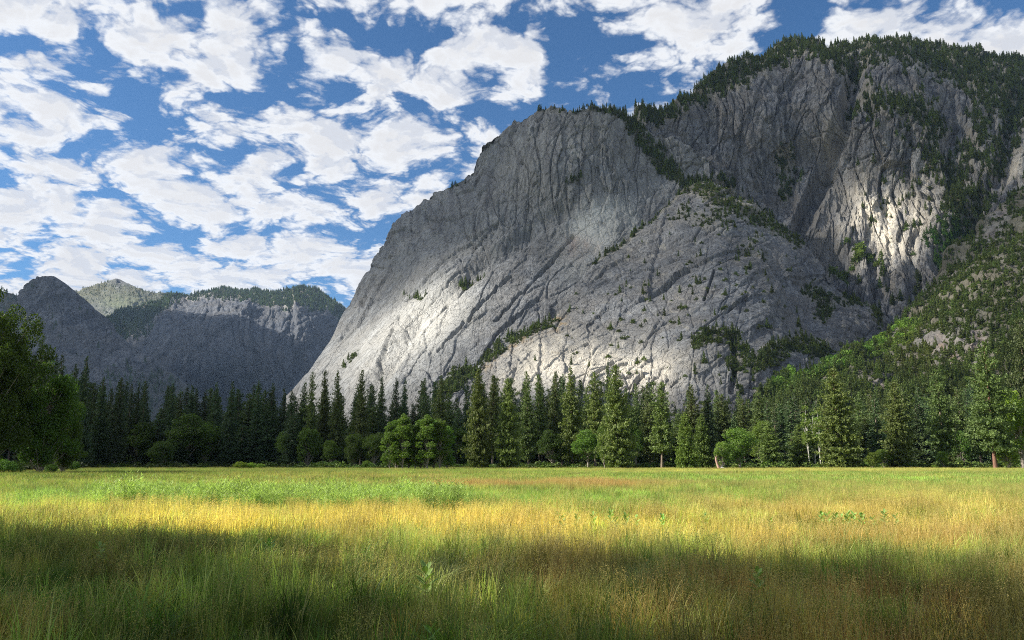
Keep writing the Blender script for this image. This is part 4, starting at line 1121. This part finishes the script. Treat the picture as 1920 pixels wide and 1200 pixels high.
def tuft(name, nb, rad, h, w, seg=3, seed_frac=0.0, bend=.35, head=10, hs=.02):
    V = []; Fc = []; sdv = []; lvv = []
    for i in range(nb):
        a = rng.uniform(0, 6.28); r = rad * math.sqrt(rng.uniform(0, 1))
        b = np.array([r * math.cos(a), r * math.sin(a), -.03]); az = rng.uniform(0, 6.28)
        hh = h * rng.uniform(.55, 1.15); seedy = rng.uniform() < seed_frac
        if seedy: hh *= 1.25
        bd = hh * bend * rng.uniform(.2, 1.3) * (.6 if seedy else 1); dr = np.array([math.cos(az), math.sin(az), 0])
        s = np.array([-math.sin(az + .6), math.cos(az + .6), 0]); ww = w * (rng.uniform(.6, 1.2) if not seedy else .5)
        l = rng.uniform(); o = len(V)
        for k in range(seg + 1):
            t_ = k / seg
            p_ = b + np.array([0, 0, hh * (t_ - .12 * t_ * t_ * bend * 2)]) + dr * bd * t_ * t_
            wk = ww * (1 - t_) ** .6 if k < seg else 0
            V += [p_ - s * wk / 2, p_ + s * wk / 2] if k < seg else [p_]
            sdv += [(.8 if seedy else 0) * t_] * (2 if k < seg else 1); lvv += [l] * (2 if k < seg else 1)
        for k in range(seg - 1):
            Fc += [(o + 2 * k, o + 2 * k + 1, o + 2 * k + 3), (o + 2 * k, o + 2 * k + 3, o + 2 * k + 2)]
        k = seg - 1; Fc.append((o + 2 * k, o + 2 * k + 1, o + 2 * k + 2))
        if seedy:
            tip = V[-1]
            for q in range(head):
                c_ = tip + dr * rng.normal(0, hs * .9) + s * rng.normal(0, hs * .9) - np.array([0, 0, 1]) * hs * rng.uniform(-1, 6)
                d_ = rng.normal(0, 1, 3); d_ /= np.linalg.norm(d_); e_ = np.cross(d_, rng.normal(0, 1, 3)); e_ /= np.linalg.norm(e_)
                o = len(V); V += [c_, c_ + d_ * hs * .8, c_ + e_ * hs * .45]; Fc.append((o, o + 1, o + 2)); sdv += [1] * 3; lvv += [l] * 3
    return mesh_np(name, np.array(V), np.array(Fc), False, {'seedy': ('POINT', 'FLOAT', sdv), 'leafv': ('POINT', 'FLOAT', lvv)})
def field(name, label, D0, D1, dens, protos_green, protos_seed, scl, minsep=0):
    n = int(dens * .66 * (D1 ** 2 - D0 ** 2) * 1.06 + dens * 6 * (D1 - D0))
    D = np.sqrt(rng.uniform(D0 ** 2, D1 ** 2, n)); x = rng.uniform(-1, 1, n) * (D * .66 + 2.5)
    px, py = proj(x, D, 0 * x)
    ed = 258 - 100 * sst(240, 40, px)
    k = D < ed; x, D, px, py = x[k], D[k], px[k], py[k]; n = len(x)
    c, go, br, li = mcol(x, D)
    patch = fbm(x / 1.6, D / 1.6, 3, 330)
    seedp = np.clip(.15 + .6 * go + .6 * br + .7 * patch - .3 * li, 0, 1)
    isd = rng.uniform(0, 1, n) < seedp
    ng, ns = len(protos_green), len(protos_seed)
    idx = np.where(isd, ng + rng.integers(0, ns, n), rng.integers(0, ng, n))
    v1 = fbm(x / .7, D / .9, 3, 335)[:, None]; v2 = fbm(x / 2.5, D / 3.5, 2, 336)[:, None]
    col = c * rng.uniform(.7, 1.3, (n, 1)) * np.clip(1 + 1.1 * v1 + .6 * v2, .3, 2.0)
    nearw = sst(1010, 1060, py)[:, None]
    col = col * (1 - .12 * nearw)  # near grass colour darkened to deepen the foreground shade
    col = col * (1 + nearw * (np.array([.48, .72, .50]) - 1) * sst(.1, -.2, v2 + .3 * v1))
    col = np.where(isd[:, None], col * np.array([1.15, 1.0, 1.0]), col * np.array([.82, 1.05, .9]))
    s = scl * rng.uniform(.7, 1.2, n) * (1 + .55 * fbm(x / 3.0, D / 3.0, 2, 331) + .35 * fbm(x / .8, D / .8, 2, 332)) * (1 + .15 * li)
    s = np.minimum(s, 1.35)
    s = s * np.where((~isd) & (idx == 3), 1 + .25 * np.clip(v1[:, 0] * 2, 0, 1), 1)
    tl = np.stack([rng.normal(0, .10, n), .10 + rng.normal(0, .10, n)], 1)
    o = scatter(name, np.stack([x, D, zg(x, D)], 1), rng.uniform(0, 6.28, n), s, idx, col, [(q, M_grass) for q in protos_green + protos_seed])
    tag(o, label, 'grass', kind='stuff'); return o
field('near_grass', 'tall mixed grass in the shaded foreground', 6.0, 17, 24, [tuft('g1', 26, .13, .42, .014), tuft('g2', 22, .15, .58, .013, seg=4, bend=1.0), tuft('g3', 24, .15, .42, .014, seg=4, bend=1.5), tuft('rush', 34, .11, .55, .013, bend=.3)], [tuft('s1', 22, .18, .44, .010, seed_frac=.4, hs=.016, head=10), tuft('s2', 22, .18, .50, .010, seed_frac=.5, hs=.016, head=10)], 1.0)
field('middle_grass', 'sunlit golden and green grass across the middle meadow', 17, 60, 7, [tuft('g4', 44, .36, .42, .02), tuft('g5', 44, .42, .5, .02, bend=.6)], [tuft('s3', 40, .42, .46, .017, seed_frac=.5, hs=.022, head=9), tuft('s4', 40, .42, .5, .017, seed_frac=.6, hs=.022, head=9)], 1.0)
field('far_grass', 'fine grass of the far meadow', 60, 262, .75, [tuft('g6', 46, 1.1, .42, .05, seg=2)], [tuft('s5', 42, 1.1, .46, .045, seg=2, seed_frac=.5, hs=.06, head=5)], 1.0)

# band of tall light green herbs
def herb(name, H, n, w):
    V = []; Fc = []
    for i in range(n):
        a = rng.uniform(0, 6.28); l = rng.uniform(.05, .45) * H; hh = H * rng.uniform(.6, 1)
        top = np.array([l * math.cos(a), l * math.sin(a), hh]); b = top * np.array([.35, .35, 0])
        for t_ in np.linspace(.18, 1, 11):
            c_ = b + (top - b) * t_; az = rng.uniform(0, 6.28)
            d_ = np.array([math.cos(az), math.sin(az), .9]); d_ /= np.linalg.norm(d_); s = np.cross(d_, rng.normal(0, 1, 3)); s /= np.linalg.norm(s)
            L_ = w * rng.uniform(2.2, 4); o = len(V); V += [c_ - s * w * .3, c_ + s * w * .3, c_ + d_ * L_]; Fc.append((o, o + 1, o + 2))
        o = len(V); s = np.array([.006, 0, 0]); V += [b - s, b + s, top]; Fc.append((o, o + 1, o + 2))
    V = np.array(V); return mesh_np(name, V, np.array(Fc), False, {'leafv': ('POINT', 'FLOAT', rng.uniform(0, .78, len(V))), 'seedy': ('POINT', 'FLOAT', np.zeros(len(V)))})
n = 1500
q = rng.uniform(-30, 880, n); D = 27 + 7 * rng.uniform(0, 1, n) + 3 * fbm(q / 90, q * 0, 2, 7); D = np.where(q < 200, D + 3, D)
k = (fbm(q / 28, D / 2, 2, 340) + .35 * sst(160, 330, q) * sst(860, 700, q) + .22 * sst(420, 560, q) > .05); q, D = q[k], D[k]; n = len(q)
x = (q - CX) / F * D
o = scatter('tall_herbs', np.stack([x, D, zg(x, D)], 1), rng.uniform(0, 6, n), rng.uniform(.6, 1.15, n) * (1 - .35 * (q < 200)) * .85 * (1 + .9 * fbm(q / 22, D, 2, 341)), rng.integers(0, 3, n), np.array([.33, .46, .12]) * rng.uniform(.55, 1.3, (n, 1)), [(herb('h%d' % i, .95, 26, .035), M_grass) for i in range(3)])
tag(o, 'patch of tall light green herbs standing above the golden grass', 'herbs', kind='stuff')

# milkweed plants
M_milk = leaf_mat('milkweed_leaves', (0.085, 0.14, 0.055), (0.15, 0.21, 0.10), .3)
M_stem = bark_mat('green_stem', (0.10, 0.14, 0.05), (0.14, 0.18, 0.07))
def milkweed(H, n):
    Vs = []; o = 0; Fs = []
    for i in range(n):
        t_ = .45 + .55 * i / (n - 1); az = i * 1.57 + rng.normal(0, .25) + (i // 2) * .5
        L_ = H * .50 * (1.15 - .5 * t_); el = .15 + .8 * t_
        dr = np.array([math.cos(az), math.sin(az), 0]); s = np.array([-dr[1], dr[0], 0])
        c0 = np.array([0, 0, H * t_]); pts = []
        for k, (f, w_) in enumerate(((0, .03), (.25, .13), (.55, .17), (.85, .08), (1, .0))):
            p_ = c0 + dr * L_ * f * math.cos(el) + np.array([0, 0, L_ * f * math.sin(el) - .12 * L_ * f * f])
            fold = np.array([0, 0, .05 * L_])
            pts += [p_ - s * w_ * L_ * 1.3 + fold * (w_ > 0), p_, p_ + s * w_ * L_ * 1.3 + fold * (w_ > 0)]
        Vs.append(np.array(pts))
        for k in range(4):
            for j in range(2): Fs.append((o + 3 * k + j, o + 3 * k + j + 1, o + 3 * k + j + 4, o + 3 * k + j + 3))
        o += 15
    return leaf_mesh('milkweed_leaf_mesh', np.concatenate(Vs), np.array(Fs)), mesh_np('milkweed_stem_mesh', *tube([(0, 0, -.05), (.01, 0, H * .5), (0, .01, H * .98)], [.008, .007, .004], 6))
MW = [milkweed(.8, 12), milkweed(.75, 9)]
def plant(px, base, hpx, label, grp=None, k=0):
    D = 1950.0 / (base - 868)
    x = (px - CX) / F * D; e = bpy.data.objects.new('milkweed_plant', None); COL.objects.link(e)
    s = (hpx * .75 / F * D + .26) / .8
    e.location = (x, D, float(zg(np.array([x]), np.array([D]))[0])); e.scale = (s,) * 3; e.rotation_euler.z = rng.uniform(0, 6)
    tag(e, label, 'milkweed', grp)
    ob('leaves', MW[k][0], M_milk, e).color = (1.7, 1.9, 1.1, 1); ob('stem', MW[k][1], M_stem, e)
plant(804, 1066, 50, 'broad-leaved milkweed standing where the shade meets the gold grass', 'milkweed plants')
plant(816, 1140, 22, 'small milkweed with pale drooping leaves in the near shade', 'milkweed plants', 1)
plant(213, 1010, 24, 'little milkweed at the left shadow edge', 'milkweed plants', 1)
plant(500, 1008, 26, 'little milkweed in the gold grass left of centre', 'milkweed plants', 1)
plant(521, 1006, 22, 'smaller milkweed right next to the one left of centre', 'milkweed plants', 0)
plant(1402, 1052, 30, 'milkweed alone in the sunlit grass right of centre', 'milkweed plants', 0)
plant(1262, 1022, 22, 'small milkweed between the lone one and the centre', 'milkweed plants', 1)
for i, q in enumerate((1524, 1536, 1551, 1561, 1572, 1583, 1598, 1618, 1640, 1660)):
    plant(q, 955 + (i * 7 % 5), 18 + (i * 5 % 7), 'milkweed in the row of plants on the right of the meadow', 'milkweed plants in a row', i % 2)
for i, q in enumerate((1044, 1052, 1078, 1108, 1140, 1150, 1168, 1186, 1234, 1312, 1430)):
    plant(q, 958 + (i * 7 % 9), 16 + (i * 5 % 8), 'milkweed scattered through the grass right of the centre', 'milkweed plants scattered', i % 2)
# one darker bush among the herbs
place('shrub', 'shrub', 443, 930, 27.5, 34, 'dark green bushy plant among the tall light herbs', 'shrub', None, M_leaf, M_greybark, (1.4, 1.5, 1.2))
# ------------------------------------------------------------------ unseen cloud layer, added and shaped to shade chosen parts of the valley
def shade_samples():
    S = list(SHADE)
    q, d = np.meshgrid(np.linspace(-250, 560, 60), np.linspace(250, 460, 40))
    for z in (0, 15, 30):
        S.append((np.stack([(q - CX) / F * d, d, 0 * q + z], -1).reshape(-1, 3), (.9 * sst(600, 500, q)).ravel()))
    q, d = np.meshgrid(np.linspace(-250, 200, 40), np.linspace(95, 240, 30))
    S.append((np.stack([(q - CX) / F * d, d, 0 * q + 8], -1).reshape(-1, 3), (.35 * sst(230, 150, q)).ravel()))
    q, d = np.meshgrid(np.linspace(-500, 420, 50), np.linspace(84, 118, 16))
    S.append((np.stack([(q - CX) / F * d, d, 0 * q], -1).reshape(-1, 3), (.75 * sst(380, 120, q)).ravel()))
    X_, Y_ = np.meshgrid(np.linspace(-120, 160, 80), np.linspace(-30, 62, 30))
    for _ in range(4): S.append((np.stack([X_, Y_, 0 * X_], -1).reshape(-1, 3), 0 * X_.ravel()))
    X_, Y_ = np.meshgrid(np.linspace(430, 2100, 80), np.linspace(60, 235, 50))
    S.append((np.stack([(X_ - CX) / F * Y_, Y_, 0 * X_ + 3], -1).reshape(-1, 3), 0 * X_.ravel()))
    return np.concatenate([s[0] for s in S]), np.concatenate([s[1] for s in S])
P_, S_ = shade_samples()
ZC, G = 1750.0, 28.0
tt_ = (ZC - P_[:, 2]) / SD.z
cx_, cy_ = P_[:, 0] + SD.x * tt_, P_[:, 1] + SD.y * tt_
x0, y0 = cx_.min() - 100, cy_.min() - 100
nx_, ny_ = int((cx_.max() + 100 - x0) / G), int((cy_.max() + 100 - y0) / G)
A = np.zeros((ny_, nx_)); B = np.zeros((ny_, nx_))
ix, iy = ((cx_ - x0) / G).astype(int), ((cy_ - y0) / G).astype(int)
np.add.at(A, (iy, ix), S_); np.add.at(B, (iy, ix), 1.0)
def blur(a):
    for _ in range(2):
        a = np.pad(a, 1, mode='edge'); a = (a[:-2] + 2 * a[1:-1] + a[2:]) / 4; a = (a[:, :-2] + 2 * a[:, 1:-1] + a[:, 2:]) / 4
    return a
A, B = blur(A), blur(B)
dens = np.where(B > .02, A / np.maximum(B, 1e-6), 0) * sst(0, .15, B)
gx, gy = np.meshgrid(x0 + (np.arange(nx_) + .5) * G, y0 + (np.arange(ny_) + .5) * G)
# nothing of it may hang inside the picture
a_ = np.degrees(np.arctan2(ZC, np.hypot(gx, gy)))
ppx, ppy = proj(gx, np.maximum(gy, 1), 0 * gx + ZC)
dens = dens * np.where((ppx > -40) & (ppy > -60) & (gy > 0) & (ppx < 2000), 0, 1)
dens = np.clip(dens * (1 + .35 * fbm(gx / 160, gy / 160, 3, 401)), 0, 1)
th = 55 * np.sqrt(dens) * (1 + .5 * fbm(gx / 120, gy / 120, 4, 402)) + .5
I = np.arange(nx_ * ny_).reshape(ny_, nx_)
keep = (dens[:-1, :-1] + dens[1:, 1:] + dens[:-1, 1:] + dens[1:, :-1] > .16).ravel()
Ft = np.stack([I[:-1, :-1], I[:-1, 1:], I[1:, 1:], I[1:, :-1]], -1).reshape(-1, 4)[keep]
V = np.concatenate([np.stack([gx, gy, ZC + th], -1).reshape(-1, 3), np.stack([gx, gy, ZC - th * .4], -1).reshape(-1, 3)])
m, t = new_mat('added_cloud_layer')
da = t.n('ShaderNodeAttribute', attribute_name='dens').outputs['Fac']
nz = t.noise(t.n('ShaderNodeNewGeometry').outputs['Position'], .012, 6, .6)
al = t.math('MULTIPLY', t.math('ADD', da, t.math('MULTIPLY', t.math('SUBTRACT', nz, .5), .5)), CLOUD_A, clamp=True)
di = t.n('ShaderNodeBsdfDiffuse', ins={'Color': (.9, .9, .9, 1)}); tl_ = t.n('ShaderNodeBsdfTranslucent', ins={'Color': (.9, .9, .9, 1)})
s1 = t.n('ShaderNodeMixShader', ins={0: .5, 1: di.outputs[0], 2: tl_.outputs[0]})
mx = t.n('ShaderNodeMixShader', ins={0: al, 1: t.n('ShaderNodeBsdfTransparent').outputs[0], 2: s1.outputs[0]})
t.n('ShaderNodeOutputMaterial', ins={'Surface': mx.outputs[0]})
cm = mesh_np('added_clouds', V, np.concatenate([Ft, Ft[:, ::-1] + nx_ * ny_]), True, {'dens': ('POINT', 'FLOAT', np.r_[dens.ravel(), dens.ravel()])})
tag(ob('added_clouds', cm, m), kind='structure')
if HAZE > 0:
    lo, hi = np.array([-6500., -250, -60]), np.array([6500., 11000, ZMAX])
    b = np.array([[x, y, z] for z in (lo[2], hi[2]) for y in (lo[1], hi[1]) for x in (lo[0], hi[0])])
    hm = mesh_np('haze', b, np.array([(0, 2, 3, 1), (4, 5, 7, 6), (0, 1, 5, 4), (2, 6, 7, 3), (0, 4, 6, 2), (1, 3, 7, 5)]), False)
    m, t = new_mat('haze')
    pv = t.n('ShaderNodeVolumePrincipled', ins={'Color': (.45, .66, 1.0, 1), 'Density': HAZE, 'Anisotropy': .1})
    t.n('ShaderNodeOutputMaterial', ins={'Volume': pv.outputs[0]})
    m.cycles.homogeneous_volume = True; m.cycles.volume_sampling = 'DISTANCE'
    tag(ob('haze', hm, m), kind='stuff')
